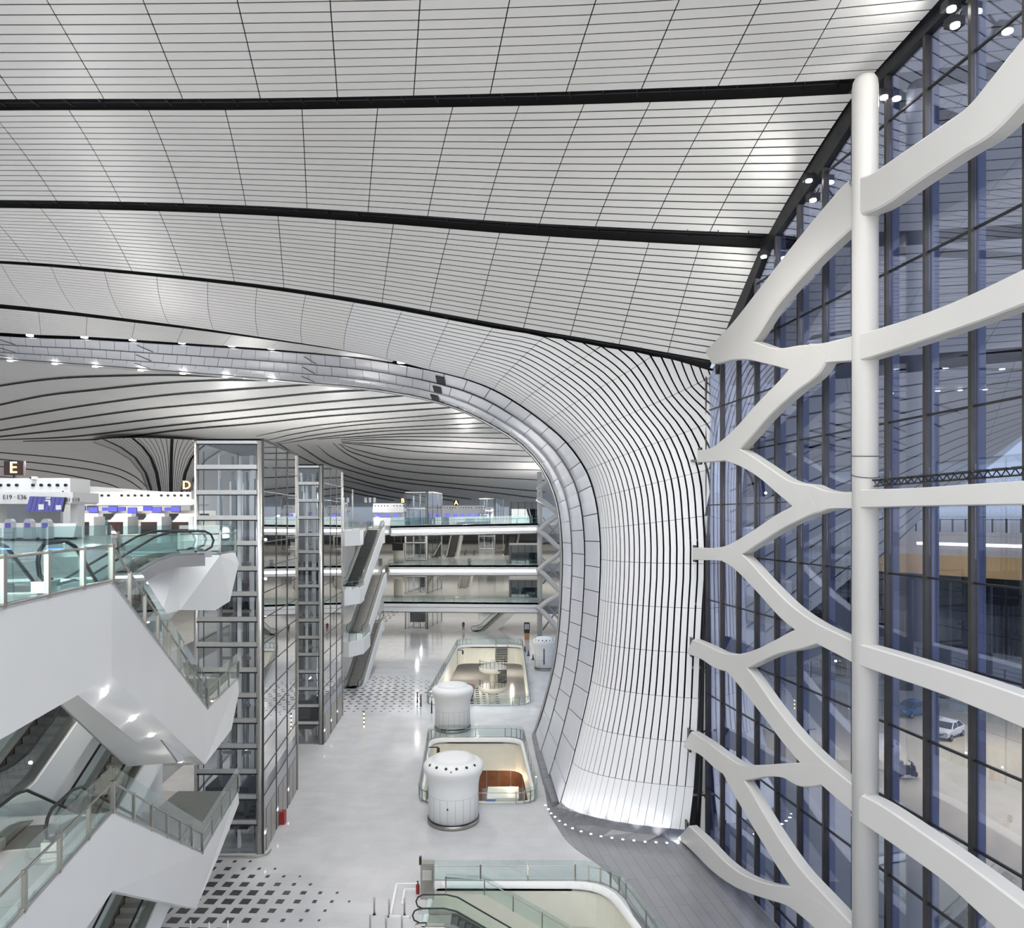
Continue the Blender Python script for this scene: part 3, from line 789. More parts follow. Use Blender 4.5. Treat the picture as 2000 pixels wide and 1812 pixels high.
MB().slab([vq(-.3, 18.6, 1), vq(1.3, 18.6, 1), vq(1.3, 18.6, 18), vq(-.3, 18.6, 18)], (0, 0, -.4)).build('deck', M['viaduct'], vd)
MB().slab([vq(-.3, 14.1, 3.2), vq(1.3, 14.1, 3.2), vq(1.3, 13.2, 6), vq(-.3, 13.2, 6)], (0, .6, 0)).build('soffit', M['dark_steel'], vd)
MB().slab([vq(.28, 17.75, -.05), vq(.8, 17.75, -.05), vq(.8, 17.45, -.05), vq(.28, 17.45, -.05)], (0, .1, 0)).build('light_strip', M['strip'], vd)
for t in (.02, .22, .42, .62, .82):
    p = vq(t, 0, 9); MB().cyl((p.x, p.y, 0), 1.0, 13.6, 16).build('column', M['dark_steel'], vd)
for i in range(14):
    p = vq(.1+i*.06, 18.9, .2); MB().box((p.x, p.y, 19.6), (.14, .1, 1.4)).build('rail_post', M['mullion'], vd)
MB().bar(vq(.05, 20.2, .2), vq(1, 20.2, .2), .08, .08).build('rail', M['mullion'], vd)
o = MB().slab([vq(-.6, 0, 66), vq(2.6, 0, 66), vq(2.6, 13.5, 66), vq(-.6, 13.5, 66)], (0, .5, 0)).build('wall_far', M['dark_steel']); tag(o, 'dark upright sheet standing for the shade deep under the viaduct', None, None, 'structure')  # dark sheet put in for the shade under the viaduct
# lit kerb with fence
kb = thing('kerb_fence', 'low fence on a kerb edged with orange light', 'fence', tuple(G(1850, 1300)))
k0, k1 = G(1700, 1258), G(2120, 1372)
MB().bar(k0, k1, .5, .3).build('kerb', M['viaduct'], kb)
MB().bar(k0+Vector((0, -.3, .14)), k1+Vector((0, -.3, .14)), .12, .08).build('light_line', M['kerb_lit'], kb)
for i in range(12):
    p = k0.lerp(k1, (i+.5)/12); MB().box((p.x, p.y, .8), (.16, .1, 1.3)).build('post', M['mullion'], kb)
for z in (.7, 1.25): MB().bar(k0+Vector((0, 0, z)), k1+Vector((0, 0, z)), .04, .05).build('rail', M['mullion'], kb)

def car(name, label, loc, rz, body, group='parked cars outside the glass'):
    t = thing(name, label, 'car', loc, group)
    # side profile (x along length, z) with half width per station
    st = [(-2.05, .42, .62, .70), (-1.95, .30, .86, .80), (-1.2, .28, .98, .86), (-.75, .28, 1.02, .87), (.2, .28, 1.02, .88), (1.2, .28, 1.0, .87), (1.85, .30, .96, .82), (2.02, .42, .70, .74)]
    b = MB(); vs = []; k = 8
    for x, zl, zh, w in st:
        for y, z in ((-w*.9, zl), (-w, zl+.15), (-w, zh-.12), (-w*.85, zh), (w*.85, zh), (w, zh-.12), (w, zl+.15), (w*.9, zl)): vs.append((x, y, z))
    fs = []
    for i in range(len(st)-1):
        for j in range(k): fs.append((i*k+j, i*k+(j+1) % k, (i+1)*k+(j+1) % k, (i+1)*k+j))
    fs += [tuple(range(k)), tuple((len(st)-1)*k+j for j in reversed(range(k)))]
    b.add(vs, fs, False)
    def wb(bb):
        ca, sa = math.cos(rz), math.sin(rz); bb.v = [(loc[0]+x*ca-y*sa, loc[1]+x*sa+y*ca, loc[2]+z) for x, y, z in bb.v]; return bb
    wb(b).build('body', M[body], t, True)
    b = MB(); vs = []
    for x, z, w in ((-1.05, .98, .80), (-.35, 1.42, .64), (.9, 1.45, .65), (1.75, .98, .76)):
        vs += [(x, -w, z), (x, w, z)]
    vs += [(-1.0, -.8, .96), (-1.0, .8, .96), (1.75, -.76, .95), (1.75, .76, .95)]
    b.add(vs, [(0, 1, 3, 2), (2, 3, 5, 4), (4, 5, 7, 6), (0, 2, 4, 6), (1, 7, 5, 3)]); wb(b).build('cabin_glass', M['car_glass'], t)
    b = MB(); b.add([(-.35, -.66, 1.43), (-.35, .66, 1.43), (.95, .66, 1.47), (.95, -.66, 1.47), (-.3, -.6, 1.49), (-.3, .6, 1.49), (.9, .6, 1.51), (.9, -.6, 1.51)], [(0, 1, 5, 4), (1, 2, 6, 5), (2, 3, 7, 6), (3, 0, 4, 7), (4, 5, 6, 7)]); wb(b).build('roof', M[body], t)
    for x0, z0, x1, z1 in ((-1.05, .98, -.35, 1.44), (.25, 1.0, .3, 1.45), (1.7, .98, .92, 1.46)):
        for s in (-1, 1):
            b = MB(); b.bar((x0, s*.80, z0), (x1, s*.65, z1), .07, .06); wb(b).build('pillar', M[body], t)
    for x in (-1.3, 1.25):
        for s in (-1, 1):
            b = MB(); b.tube([(x, s*.72, .31), (x, s*.9, .31)], .31, 18); w_ = wb(b).build('wheel', M['rubber'], t)
            b = MB(); b.tube([(x, s*.89, .31), (x, s*.92, .31)], .19, 12); wb(b).build('hubcap', M['chrome'], w_)
    for s in (-1, 1):
        b = MB(); b.box((-1.97, s*.58, .72), (.12, .34, .16)); wb(b).build('headlight', M['chrome'], t)
        b = MB(); b.box((1.95, s*.62, .8), (.1, .2, .24)); wb(b).build('tail_light', M['tail'], t)
        b = MB(); b.box((-.85, s*.95, 1.0), (.12, .16, .1)); wb(b).build('mirror', M[body], t)
    b = MB(); b.box((-2.03, 0, .62), (.08, .9, .12)); wb(b).build('grille', M['black'], t)
    b = MB(); b.box((-2.06, 0, .48), (.03, .46, .12)); wb(b).build('number_plate', M['plate'], t)
    return t
c = G(1850, 1438); car('car', 'small white hatchback parked on the forecourt outside', (c.x, c.y, 0), math.radians(38), 'car_white')
c = G(1782, 1396); car('car', 'dark blue car half hidden behind the mullion outside', (c.x, c.y, 0), math.radians(25), 'car_blue')
# dark scooter
c = G(1772, 1518); sc = thing('scooter', 'black motor scooter standing on the sandy forecourt', 'scooter', (c.x, c.y, 0))
for dx in (-.55, .55): MB().tube([(c.x+dx, c.y-.07, .26), (c.x+dx, c.y+.07, .26)], .26, 16).build('wheel', M['rubber'], sc)
MB().slab([(c.x-.75, c.y-.2, .3), (c.x+.1, c.y-.2, .25), (c.x+.25, c.y-.2, .55), (c.x+.6, c.y-.2, .6), (c.x+.5, c.y-.2, 1.0), (c.x+.2, c.y-.2, .85), (c.x-.1, c.y-.2, .8), (c.x-.8, c.y-.2, .85)], (0, .4, 0)).build('body', M['cloth_dark'], sc)
MB().box((c.x-.35, c.y, .92), (.8, .32, .14)).build('seat', M['black'], sc)
MB().box((c.x-.62, c.y, 1.15), (.42, .42, .36)).build('top_box', M['cloth_dark'], sc)
MB().bar((c.x+.45, c.y, .5), (c.x+.32, c.y, 1.25), .08, .08).build('steering_post', M['dark_steel'], sc)
MB().bar((c.x+.3, c.y-.35, 1.22), (c.x+.3, c.y+.35, 1.22), .05, .05).build('handlebar', M['black'], sc)
MB().box((c.x-.1, c.y-.28, .12), (1.1, .08, .08)).build('foot_board', M['white'], sc)
for x, y, z, p in ((36, 46, 9, 5200), (44, 62, 9, 5200), (30, 60, 8, 3000), (60, 52, 10, 5000)):
    slight('forecourt_lamp', (x, y, z), (x, y, 0), p, 140, (1, .87, .62), .2, .7)
slight('viaduct_lamp', (38, 68, 10.5), (40, 78, 16), 2600, 130, (1, .80, .48), .2, .8)
slight('viaduct_lamp', (50, 60, 10.5), (52, 70, 16), 2600, 130, (1, .80, .48), .2, .8)
# ------------------------------------------------------------------ ground floor with openings
def rounded(pts, r, n=5):
    out = []; m = len(pts)
    for i in range(m):
        a, b, c = Vector(pts[i-1]), Vector(pts[i]), Vector(pts[(i+1) % m]); rr = r[i] if isinstance(r, (list, tuple)) else r
        if rr <= 0: out.append((b.x, b.y)); continue
        p, q = b+(a-b).normalized()*rr, b+(c-b).normalized()*rr
        for k in range(n+1):
            t = k/n; out.append(tuple(p*(1-t)**2+b*2*t*(1-t)+q*t*t))
    return out
O1 = rounded([(-4.5, 28), (8.3, 28), (5.35, 40.2), (-4.5, 40.2)], [0, 0, 2.0, .3])
O2 = rounded([(-6.6, 51.2), (1.8, 51.2), (.9, 66.4), (-7.6, 66.4)], [1.6, 1.6, 1.6, 1.6])
O3 = rounded([(-9.4, 78), (2.0, 78), (1.6, 115), (-8.6, 115)], [2, 2, 2, 2])
fl = MB().prism([(-75, 6), (gx(6)-.1, 6), (gx(45.5)-.1, 45.5), (13, 50), (16, 130), (60, 260), (-75, 260)], -.5, 0, [O1, O2, O3]).build('floor', M['floor']); tag(fl, 'polished pale grey stone floor of the ground level', None, None, 'structure')
ap = rounded([G(1048, 1448)[:2], (gx(60), 60), (gx(45.4)-.15, 45.4), (gx(20)-.15, 20), G(1262, 1850)[:2], G(1240, 1790)[:2], G(1195, 1705)[:2], G(1110, 1650)[:2], G(1072, 1590)[:2]], [0, 0, 0, 0, 0, 3, 2, 1.5, 1])
o = MB().prism(ap, .0, .012).build('floor', M['apron']); tag(o, 'darker grey stone floor strip around the pier and facade', None, None, 'structure')

# pits below the openings
def pit(poly, name, label, z1, wallm):
    t = thing(name, label, None, (poly[0][0], poly[0][1], 0), None, 'structure'); n = len(poly); b = MB(); c = MB()
    cx, cy = sum(p[0] for p in poly)/n, sum(p[1] for p in poly)/n
    for i in range(n):
        p, q = poly[i], poly[(i+1) % n]
        b.add([(p[0], p[1], .02), (q[0], q[1], .02), (q[0], q[1], z1), (p[0], p[1], z1)], [(0, 1, 2, 3)], True)
        def ins(v): 
            d = Vector((cx-v[0], cy-v[1])).normalized()*.28; return (v[0]+d.x, v[1]+d.y)
        pi, qi = ins(p), ins(q)
        c.add([(p[0], p[1], .05), (q[0], q[1], .05), (qi[0], qi[1], .05), (pi[0], pi[1], .05), (pi[0], pi[1], -.3), (qi[0], qi[1], -.3)], [(0, 1, 2, 3), (3, 2, 5, 4)], True)
    b.build('fascia', M[wallm], t); c.build('rim', M['white'], t)
    return t
pit(O1, 'trim_3', 'cream fascia and white rim of the nearest floor opening', -4.2, 'cream')
pit(O2, 'trim_4', 'cream fascia and white rim of the middle floor opening', -3.0, 'cream')
pit(O3, 'trim_5', 'cream fascia and white rim of the far floor opening', -3.0, 'cream')
o = MB().prism([(-30, 20), (14, 20), (14, 160), (-30, 160)], -7.0, -6.5).build('floor', M['slab_floor']); tag(o, 'basement floor seen through the openings', None, None, 'structure')
# brown curved basement wall with its desk in the middle opening
bw = thing('wall_brown', 'brown timber basement wall seen through the middle opening', None, (0, 60, -6.5), None, 'structure')
for i in range(9):
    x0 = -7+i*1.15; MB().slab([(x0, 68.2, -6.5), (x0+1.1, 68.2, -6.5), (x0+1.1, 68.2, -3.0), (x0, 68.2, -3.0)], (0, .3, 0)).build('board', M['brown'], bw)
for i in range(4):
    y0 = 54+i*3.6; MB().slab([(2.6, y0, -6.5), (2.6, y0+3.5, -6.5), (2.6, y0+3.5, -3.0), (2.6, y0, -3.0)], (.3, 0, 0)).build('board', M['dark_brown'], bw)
dk = thing('ticket_desk', 'cream counter lit beside the brown basement wall', 'counter', (-.6, 64, -6.5))
MB().box((-.8, 64.5, -5.4), (2.6, 2.2, 2.2)).build('body', M['cream'], dk)
MB().box((-.8, 64.3, -4.25), (2.8, 2.6, .12)).build('top', M['white'], dk)
MB().box((-1.9, 63.35, -4.5), (.9, .08, .4)).build('sign', M['plate'], dk)
plight('basement_lamp', (-.2, 66.3, -3.6), 160, (1, .7, .42), .05)
plight('basement_lamp', (-3.5, 58, -4), 200, (1, .9, .75), .05)
for x, y in ((-6, 84), (0, 92), (-7, 98), (-4, 110), (-8, 121), (0, 124)): plight('basement_lamp', (x, y, -3.4), 420, (1, .92, .78), .05)
b = MB()
for r in range(14):
    for c in range(9): b.box((-9+.95*c-.1*r, 96+1.3*r, -6.49), (.5, .6, .02))
o = b.build('basement_inlay', M['inlay']); tag(o, 'dark stone inlays in the basement floor', 'inlay', None, 'stuff')
plight('basement_lamp', (1.5, 33, -3.6), 240, (1, .96, .85), .04)
o = MB().lathe((-7.4, 106, -6.5), [(1.6, 0), (1.9, 1.8), (2.0, 2.0)], 24).build('round_counter', M['brown']); tag(o, 'round brown counter in the far basement opening', 'counter')
o = MB().slab([(2.35, 80, -6.4), (2.35, 112, -6.4), (2.35, 112, -3.2), (2.35, 80, -3.2)], (.3, 0, 0)).build('wall_violet', M['violet']); tag(o, 'pale violet sheeting along the far opening', None, None, 'structure')

# ------------------------------------------------------------------ dark stone inlays
n = 0; ny = 0
for r in range(10):
    Y = 42.6-.89*r
    for c in range(15):
        X = -17.4-.10*r+.92*c+.03*(r % 2)
        px = 1000+F*X/Y
        lim = 10.2-abs(r-5)*.55-(0 if r > 3 else (4-r)*1.2)
        if c > lim: continue
        f = max(0, min(1, (lim-c)/7.5)); w = .16+.42*f; h = .16+.36*min(1, f*1.3)
        if f < .35: w *= .75
        MB().box((X, Y, .006), (w, h, .012), -.08).build('inlay_tile', M['inlay'], fl)
b = MB()
for r in range(17):
    Y = 75.5+1.02*r
    for c in range(17):
        X = -21.4+.95*c-.12*r+(.3 if r % 2 else 0)
        if abs(r-8)+abs(c-6)*.9 > 13 or 1000+F*X/Y > 862 or (X > -9.9 and Y > 77): continue
        w = .5*max(.35, 1-abs(r-8)/14-max(0, c-9)*.06); b.box((X, Y, .006), (w, w*.95, .012), -.08)
o = b.build('inlay_tile', M['inlay'], fl); o['kind'] = 'stuff'
# far inlay field past the bridge
b = MB()
for r in range(10):
    for c in range(9):
        b.box((-33+1.0*c+.3*(r % 2), 134+2.2*r, .006), (.55, .9, .012))
o = b.build('inlay_tile', M['inlay'], fl); o['kind'] = 'stuff'

# ------------------------------------------------------------------ pier plinth and ring of uplights
white = [pier(NJ-1, s) for s in (0, 2, 4, 6, 8, 10.5, 13, 16, 19, 22, 24)]
flo = [G(1078, 1576), G(1083, 1583), G(1092, 1593), G(1104, 1603), G(1120, 1612), G(1146, 1624), G(1176, 1632), G(1215, 1639), G(1262, 1644), G(1310, 1647), G(1346, 1649)]
pl = pier_o
for i in range(10):
    a, b_, c, d = flo[i].lerp(flo[i+1], .01), flo[i].lerp(flo[i+1], .99), white[i].lerp(white[i+1], .99), white[i].lerp(white[i+1], .01)
    mb = MB(); m0, m1 = a.lerp(d, .55)+Vector((0, .12, -.12)), b_.lerp(c, .55)+Vector((0, .12, -.12))
    mb.add([a, b_, m1, m0, c, d, d+Vector((0, .3, 0)), c+Vector((0, .3, 0))], [(0, 1, 2, 3), (3, 2, 4, 5), (5, 4, 7, 6)]); mb.build('plinth_tile', M['plinth'], pl)
gpts = [G(1039, 1440), G(1047, 1478), G(1060, 1530), G(1079, 1577)]
gin = [G(1085, 1440), G(1098, 1478), G(1118, 1530), G(1120, 1577)]
for i in range(3):
    for q in range(3):
        a, b_ = gpts[i].lerp(gpts[i+1], q/3+.004), gpts[i].lerp(gpts[i+1], (q+1)/3-.004); c, d = gin[i].lerp(gin[i+1], (q+1)/3), gin[i].lerp(gin[i+1], q/3)
        MB().prism([a[:2], c[:2] if 0 else b_[:2], c[:2], d[:2]], 0.0, .42).build('plinth_tile', M['plinth'], pl)
UPL = [(215, 1395), (235, 1420), (252, 1447), (277, 1470), (305, 1495), (343, 1520), (390, 1543), (445, 1563), (508, 1580), (573, 1595), (643, 1605), (713, 1615), (785, 1622), (856, 1630), (927, 1633), (997, 1637), (1068, 1639)]
for i, (x, y) in enumerate(UPL):
    p = G(1000+x/3.2956, 1150+y/3.2956)
    t = thing('floor_uplight', f'small round lit floor uplight, {ORD[i]} from the left around the pier foot', 'uplight', tuple(p), 'floor uplights around the pier')
    MB().cyl((p.x, p.y, .012), .11, .02, 14).build('bezel', M['steel'], t)
    MB().cyl((p.x, p.y, .03), .075, .012, 12).build('lens', M['lamp_hot'], t)
    if i % 2 == 0:
        w = white[min(10, int(i*10/16))]
        slight('uplight_beam', (p.x, p.y, .15), (w.x, w.y, 6.5), 150, 95, (.96, .98, 1.0), .1, .8)

# ------------------------------------------------------------------ white air-supply kiosks
def kiosk(label, x, y, s=1.0, slot=False, ports=True):
    t = thing('air_kiosk', label, 'kiosk', (x, y, 0), 'white round air kiosks on the ground floor')
    prof = [(1.62, .32), (1.68, .34), (1.68, 1.9), (1.70, 2.5), (1.78, 3.0), (1.95, 3.35), (2.04, 3.6), (2.03, 3.8), (1.9, 3.98), (1.6, 4.12), (1.42, 4.14), (1.40, 4.28), (.9, 4.36), (.3, 4.38)]
    MB().lathe((x, y, 0), [(r*s, z) for r, z in prof], 56).build('shell', M['white'], t)
    MB().lathe((x, y, 0), [(1.75*s, 0), (1.75*s, .22), (1.66*s, .30)], 56).build('base', M['steel'], t)
    MB().lathe((x, y, 0), [(1.74*s, .30), (1.74*s, .345), (1.66*s, .35)], 56).build('base_ring', M['black'], t)
    for k in range(12):
        a = -math.pi/2+(k-5.5)*2*math.pi/20
        MB().box((x+1.685*s*math.cos(a), y+1.685*s*math.sin(a), 1.15), (.012, .02, 1.6), a).build('joint', M['grey_mid'], t)
    MB().lathe((x, y, 0), [(1.686*s, 1.945), (1.690*s, 1.95), (1.686*s, 1.965)], 56, False).build('seam', M['grey_mid'], t)
    if ports:
        for k in range(6):
            a = -math.pi/2+(k-2.5)*.38; d = Vector((math.cos(a), math.sin(a), .85)).normalized(); c = Vector((x+1.78*s*math.cos(a), y+1.78*s*math.sin(a), 4.04))
            p_ = MB().tube([c-d*.1, c+d*.05], .17, 16).build('nozzle', M['white'], t)
            MB().tube([c, c+d*.06], .095, 14).build('bore', M['black'], p_)
        MB().lathe((x+1.86*s*math.cos(-math.pi/2), y-1.9*s, 3.78), [(.02, 0), (.08, .04), (.09, .12), (.06, .2)], 12).build('camera_dome', M['steel'], t)
        MB().cyl((x-.25, y-1.70*s, 1.35), .05, .1, 10).build('knob', M['black'], t)
    if slot: MB().box((x-.05, y-1.70*s, 2.2), (.14, .12, 2.6)).build('slot', M['black'], t)
    return t
kiosk('nearest white round kiosk with black air nozzles beside the middle opening', -3.95, 48.4)
kiosk('white round kiosk standing between the middle and far openings', -5.75, 69.4, 1.0, False, False)
kiosk('smaller far kiosk with a dark slot right of the far opening', 4.3, 96.5, .76, True, True)

# ------------------------------------------------------------------ glass railings
def railing(label, pts, h=1.15, step=1.6, name='glass_railing', gm='glass_rail', posth=.9, pw=.09, group=None, hand=.82, base=True, cat='railing'):
    pts = [Vector(p) for p in pts]; t = thing(name, label, cat, tuple(pts[0]), group)
    for a, b in zip(pts, pts[1:]):
        L = (b-a).length; n = max(1, round(L/step)); d = (b-a)/n; ang = math.atan2(d.y, d.x)
        nn = Vector((-d.y, d.x, 0)); 
        if nn.length > 0: nn.normalize()
        for i in range(n):
            p, q = a+d*i, a+d*(i+1); e = d.normalized()*.02; up = Vector((0, 0, 1))
            MB().slab([p+e+up*.03, q-e+up*.03, q-e+up*h, p+e+up*h], nn*.015).build('pane', M[gm], t)
            MB().box((p.x, p.y, p.z+posth/2), (pw, pw*.7, posth), ang).build('post', M['steel'], t)
    p = pts[-1]; MB().box((p.x, p.y, p.z+posth/2), (pw, pw*.7, posth)).build('post', M['steel'], t)
    MB().tube([p+Vector((0, 0, hand)) for p in pts], .028, 8).build('handrail', M['steel'], t)
    if base: MB().tube([p+Vector((0, 0, .06)) for p in pts], .03, 6).build('shoe', M['steel'], t)
    return t
def offs(poly, d):
    n = len(poly); cx, cy = sum(p[0] for p in poly)/n, sum(p[1] for p in poly)/n; out = []
    for p in poly:
        v = Vector((p[0]-cx, p[1]-cy)); v = v*(1+d/v.length); out.append((cx+v.x, cy+v.y, 0.02))
    return out
r1 = offs(O1, .25); railing('curved glass railing round the nearest floor opening', [r1[0]]*0+r1[1:]+[( -4.75, 38.4, .02)][:0], step=2.6)
r2 = offs(O2, .22); railing('glass railing round the middle floor opening', r2+[r2[0]], step=2.4, pw=.07)
r3 = offs(O3, .22); railing('glass railing round the far floor opening', r3+[r3[0]], step=2.6, pw=.07)

# ------------------------------------------------------------------ glass lift towers
def tower(label, fx, fy, dirx, depth, width=4.26, H=25.1, detail=True, tint='glass_lift'):
    """fx,fy front right corner; side runs along (dirx,1)"""
    D = Vector((dirx, 1, 0)).normalized(); t = thing('lift_tower', label, 'lift tower', (fx-width/2, fy, 0), 'glass lift towers')
    fr = Vector((fx, fy, 0)); flp = Vector((fx-width, fy, 0)); dz = 1.54 if detail else 3.08
    nb = int(round(H/dz)); lv = [H-i*dz for i in range(nb)]+[0.0]; lv = sorted(set(max(0, z) for z in lv))
    if len(lv) > 1 and lv[1] < 1.2: lv.pop(1)
    ny = 3; up = Vector((0, 0, 1))
    # front bars and panes
    for i, z in enumerate(lv):
        MB().bar(flp+up*(z-.05)+Vector((.2, .1, 0)), fr+up*(z-.05)+Vector((-.2, .1, 0)), .2, .26).build('front_bar', M['steel_light'], t)
        MB().bar(flp+up*(z-.22)+Vector((.2, .0, 0)), fr+up*(z-.22)+Vector((-.2, .0, 0)), .1, .07).build('front_sill', M['dark_steel'], t)
        if i: MB().slab([flp+up*(lv[i-1]+.1)+Vector((.3, .05, 0)), fr+up*(lv[i-1]+.1)+Vector((-.5, .05, 0)), fr+up*(z-.28)+Vector((-.5, .05, 0)), flp+up*(z-.28)+Vector((.3, .05, 0))], (0, .03, 0)).build('pane', M[tint], t)
    # side panes
    for k in range(ny):
        a, b = fr+D*(depth*k/ny), fr+D*(depth*(k+1)/ny)
        MB().bar(b, b+up*H, .07, .1).build('side_mullion', M['mullion'], t)
        for z0, z1 in zip(lv, lv[1:]):
            if z0 < 3.2 and z1 < 4.2 and detail: continue
            MB().slab([a+D*.05+up*(z0+.03), b-D*.05+up*(z0+.03), b-D*.05+up*(z1-.03), a+D*.05+up*(z1-.03)], (-.03, 0, 0)).build('pane', M['glass_tower_side'], t)
        for z in lv[2 if detail else 1:]:
            MB().bar(a+up*z, b+up*z, .06, .05).build('transom', M['mullion'], t)
        if detail:   # lift doors at the ground
            c0, c1 = a+D*.5, b-D*.5
            MB().slab([a+D*.08, b-D*.08, b-D*.08+up*4.3, a+D*.08+up*4.3], (-.1, 0, 0)).build('portal', M['grey_mid'], t)
            d_ = MB().slab([c0+up*.02, c1+up*.02, c1+up*2.6, c0+up*2.6], (.06, 0, 0)).build('door', M['steel'], t)
            m_ = (c0+c1)/2; MB().slab([m_-D*.012+up*.02, m_+D*.012+up*.02, m_+D*.012+up*2.6, m_-D*.012+up*2.6], (.07, 0, 0)).build('door_gap', M['black'], d_)
            q = a+D*.28+up*1.2; MB().box((q.x+.03, q.y, q.z), (.04, .14, .14)).build('call_button', M['lamp'], t)
    # corner posts
    for p, r in ((fr+Vector((-.27, .18, 0)), .25), (flp+Vector((.12, .15, 0)), .14)):
        MB().cyl((p.x, p.y, 0), r, H, 20).build('corner_post', M['steel_light'], t)
    MB().bar(fr+Vector((-.02, 0, 0)), fr+Vector((-.02, 0, H)), .07, .07).build('edge_mullion', M['mullion'], t)
    # far side and back
    for p in (flp+D*depth, fr+D*depth): MB().bar(p, p+up*H, .2, .2).build('rear_post', M['steel'], t)
    for z in lv[::2]:
        MB().bar(flp+up*z, flp+D*depth+up*z, .1, .12).build('rear_bar', M['steel'], t); MB().bar(flp+D*depth+up*z, fr+D*depth+up*z, .1, .12).build('rear_bar', M['steel'], t)
    MB().slab([flp+up*H, fr+up*H, fr+D*depth+up*H, flp+D*depth+up*H], (0, 0, .12)).build('roof', M['dark_steel'], t)
    # guide rails, counterweights, cars
    nr = 36 if detail else 9
    for i in range(nr):
        x = fx-width+.35+(width-.9)*((i*7) % nr+.5)/nr; y = fy+.7+depth*.8*((i*5) % nr)/nr
        w = (.05, .08, .14, .06, .22)[i % 5]
        MB().bar((x+dirx*(y-fy), y, 0), (x+dirx*(y-fy), y, H-.6-(i % 4)*.8), w, w*.7).build('guide_rail', (M['dark_steel'], M['steel_light'], M['grey_box'], M['dark_steel'], M['white'])[i % 5], t)
    for i, (q, z, s) in enumerate(((.18, 1.2, 2.6), (.5, 13.5, 2.6), (.8, 7.0, 2.6))):
        c = Vector((fx-width/2-.2, fy, 0))+D*(depth*q)+up*(z+s/2)
        ca = MB().box(tuple(c), (width*.62, depth*.22, s)).build('lift_car', M['dark_steel'], t)
        if detail: MB().box((c.x, c.y-depth*.112, c.z+.3), (width*.5, .04, s*.6)).build('car_window', M['glass_room'], ca)
    if detail:
        for z in lv[1::2]:
            MB().bar((fx-width+.4, fy+depth*.33, z), (fx-.5, fy+depth*.33, z), .1, .2).build('cross_beam', M['steel'], t)
            MB().bar((fx-width*.5, fy+.3, z), (fx-width*.5+dirx*depth, fy+depth-.3, z), .1, .16).build('cross_beam', M['steel'], t)
    return t
glass('glass_tower_side', (.86, .91, .93), .22, 1.6)
tower('nearest tall glass lift tower beside the white balconies', -15.07, 43.5, -.107, 10.4)
tower('second glass lift tower just behind the nearest one', -16.95, 64.5, -.0614, 9.5)
tower('distant glass lift tower beside the lit letter B', -15.35, 131, .15, 10.2, detail=False)
tower('farthest small glass lift tower near the dark glazed rooms', -4.0, 176, .2, 9, detail=False)
for x, y in ((-17.3, 48), (-19, 69), (-17.3, 136)):
    for z in (5, 14, 22): plight('shaft_fill', (x, y, z), 160, (.93, .96, 1), .1)  # points added to brighten the inside of the glass towers
# kick rails at the tower feet, red extinguisher box
b_ = MB().tube([(-19.3, 43.0, .12), (-15.4, 43.0, .12), (-14.8, 43.3, .12), (-14.75, 43.9, .12)], .04, 6).build('kick_rail', M['steel']); tag(b_, 'steel kick rail at the foot of the nearest lift tower', 'rail')
p = G(553, 1608); eb = thing('extinguisher_box', 'small dark red fire extinguisher box by the lift doors', 'box', tuple(p))
MB().box((p.x, p.y, .42), (.3, .45, .84)).build('body', M['red'], eb); MB().box((p.x, p.y-.23, .45), (.24, .02, .6)).build('lid', M['tail'], eb)
# ------------------------------------------------------------------ upper floors
UP = Vector((0, 0, 1))
Ua, Ub, Uc, Ud = G(0, 1190, 19), G(218, 1138, 19), G(405, 1385, 12.5), G(465, 1325, 12.5)
U0 = Ua+(Ua-Ub).normalized()*6
La, Lb, Lc, Ld = G(20, 1812, 12.5), G(220, 1587, 12.5), G(395, 1667, 6.5), G(465, 1545, 6.5)
L0 = La+(La-Lb).normalized()*6
def slabthing(name, label, poly, z, m='slab_floor', th=.9):
    o = MB().prism(poly, z-th, z).build(name, M[m]); return tag(o, label, None, None, 'structure')
slabthing('floor', 'near gallery floor on the top level at left', [(U0.x-.3, U0.y), (Ub.x-.3, Ub.y), (-13.8, Ub.y+.2), (-16, Ub.y+.2), (-16, 24.5), (-75, 24.5), (-75, U0.y)], 19-.02)
slabthing('floor', 'near gallery floor on the third level at left', [(L0.x-.3, L0.y), (Lb.x-.3, Lb.y), (-13.4, Lb.y-.2), (-75, Lb.y-.2), (-75, L0.y)], 12.5-.02, 'slab_floor')
LEFTP = [(-13.9, 26.6), (-12.4, 28.2), (-14.2, 30.2), (-19.9, 33), (-20.4, 56), (-22, 80), (-20.6, 96), (-20.2, 117), (-20.2, 124), (30, 124), (60, 250), (-75, 250), (-75, 24.5), (-17.2, 24.5), (-17.2, 26.6)]
slabthing('floor', 'departure level floor running along the check-in islands', LEFTP, 19-.02, 'slab_floor', 1.4)
for z, lab in ((12.5, 'third level floor behind the lift towers'), (6.5, 'second level floor behind the lift towers')):
    slabthing('floor', lab, [(Uc.x-.4, Uc.y), (Ud.x-.4, Ud.y), (-19.9, 37.5), (-21.2, 56), (-23, 80), (-21.6, 96), (-21.2, 117), (-21.2, 124), (30, 124), (60, 250), (-75, 250), (-75, 34), (-17, 34), (-17, Uc.y)], z-.02, 'slab_floor', 1.4)
o = MB().box((-62, 130, 12), (.5, 250, 26)).build('wall_left', M['white']); tag(o, 'white wall far to the left', None, None, 'structure')
o = MB().box((0, 246, 14), (150, .5, 30)).build('wall_far', M['white']); tag(o, 'white end wall far away', None, None, 'structure')
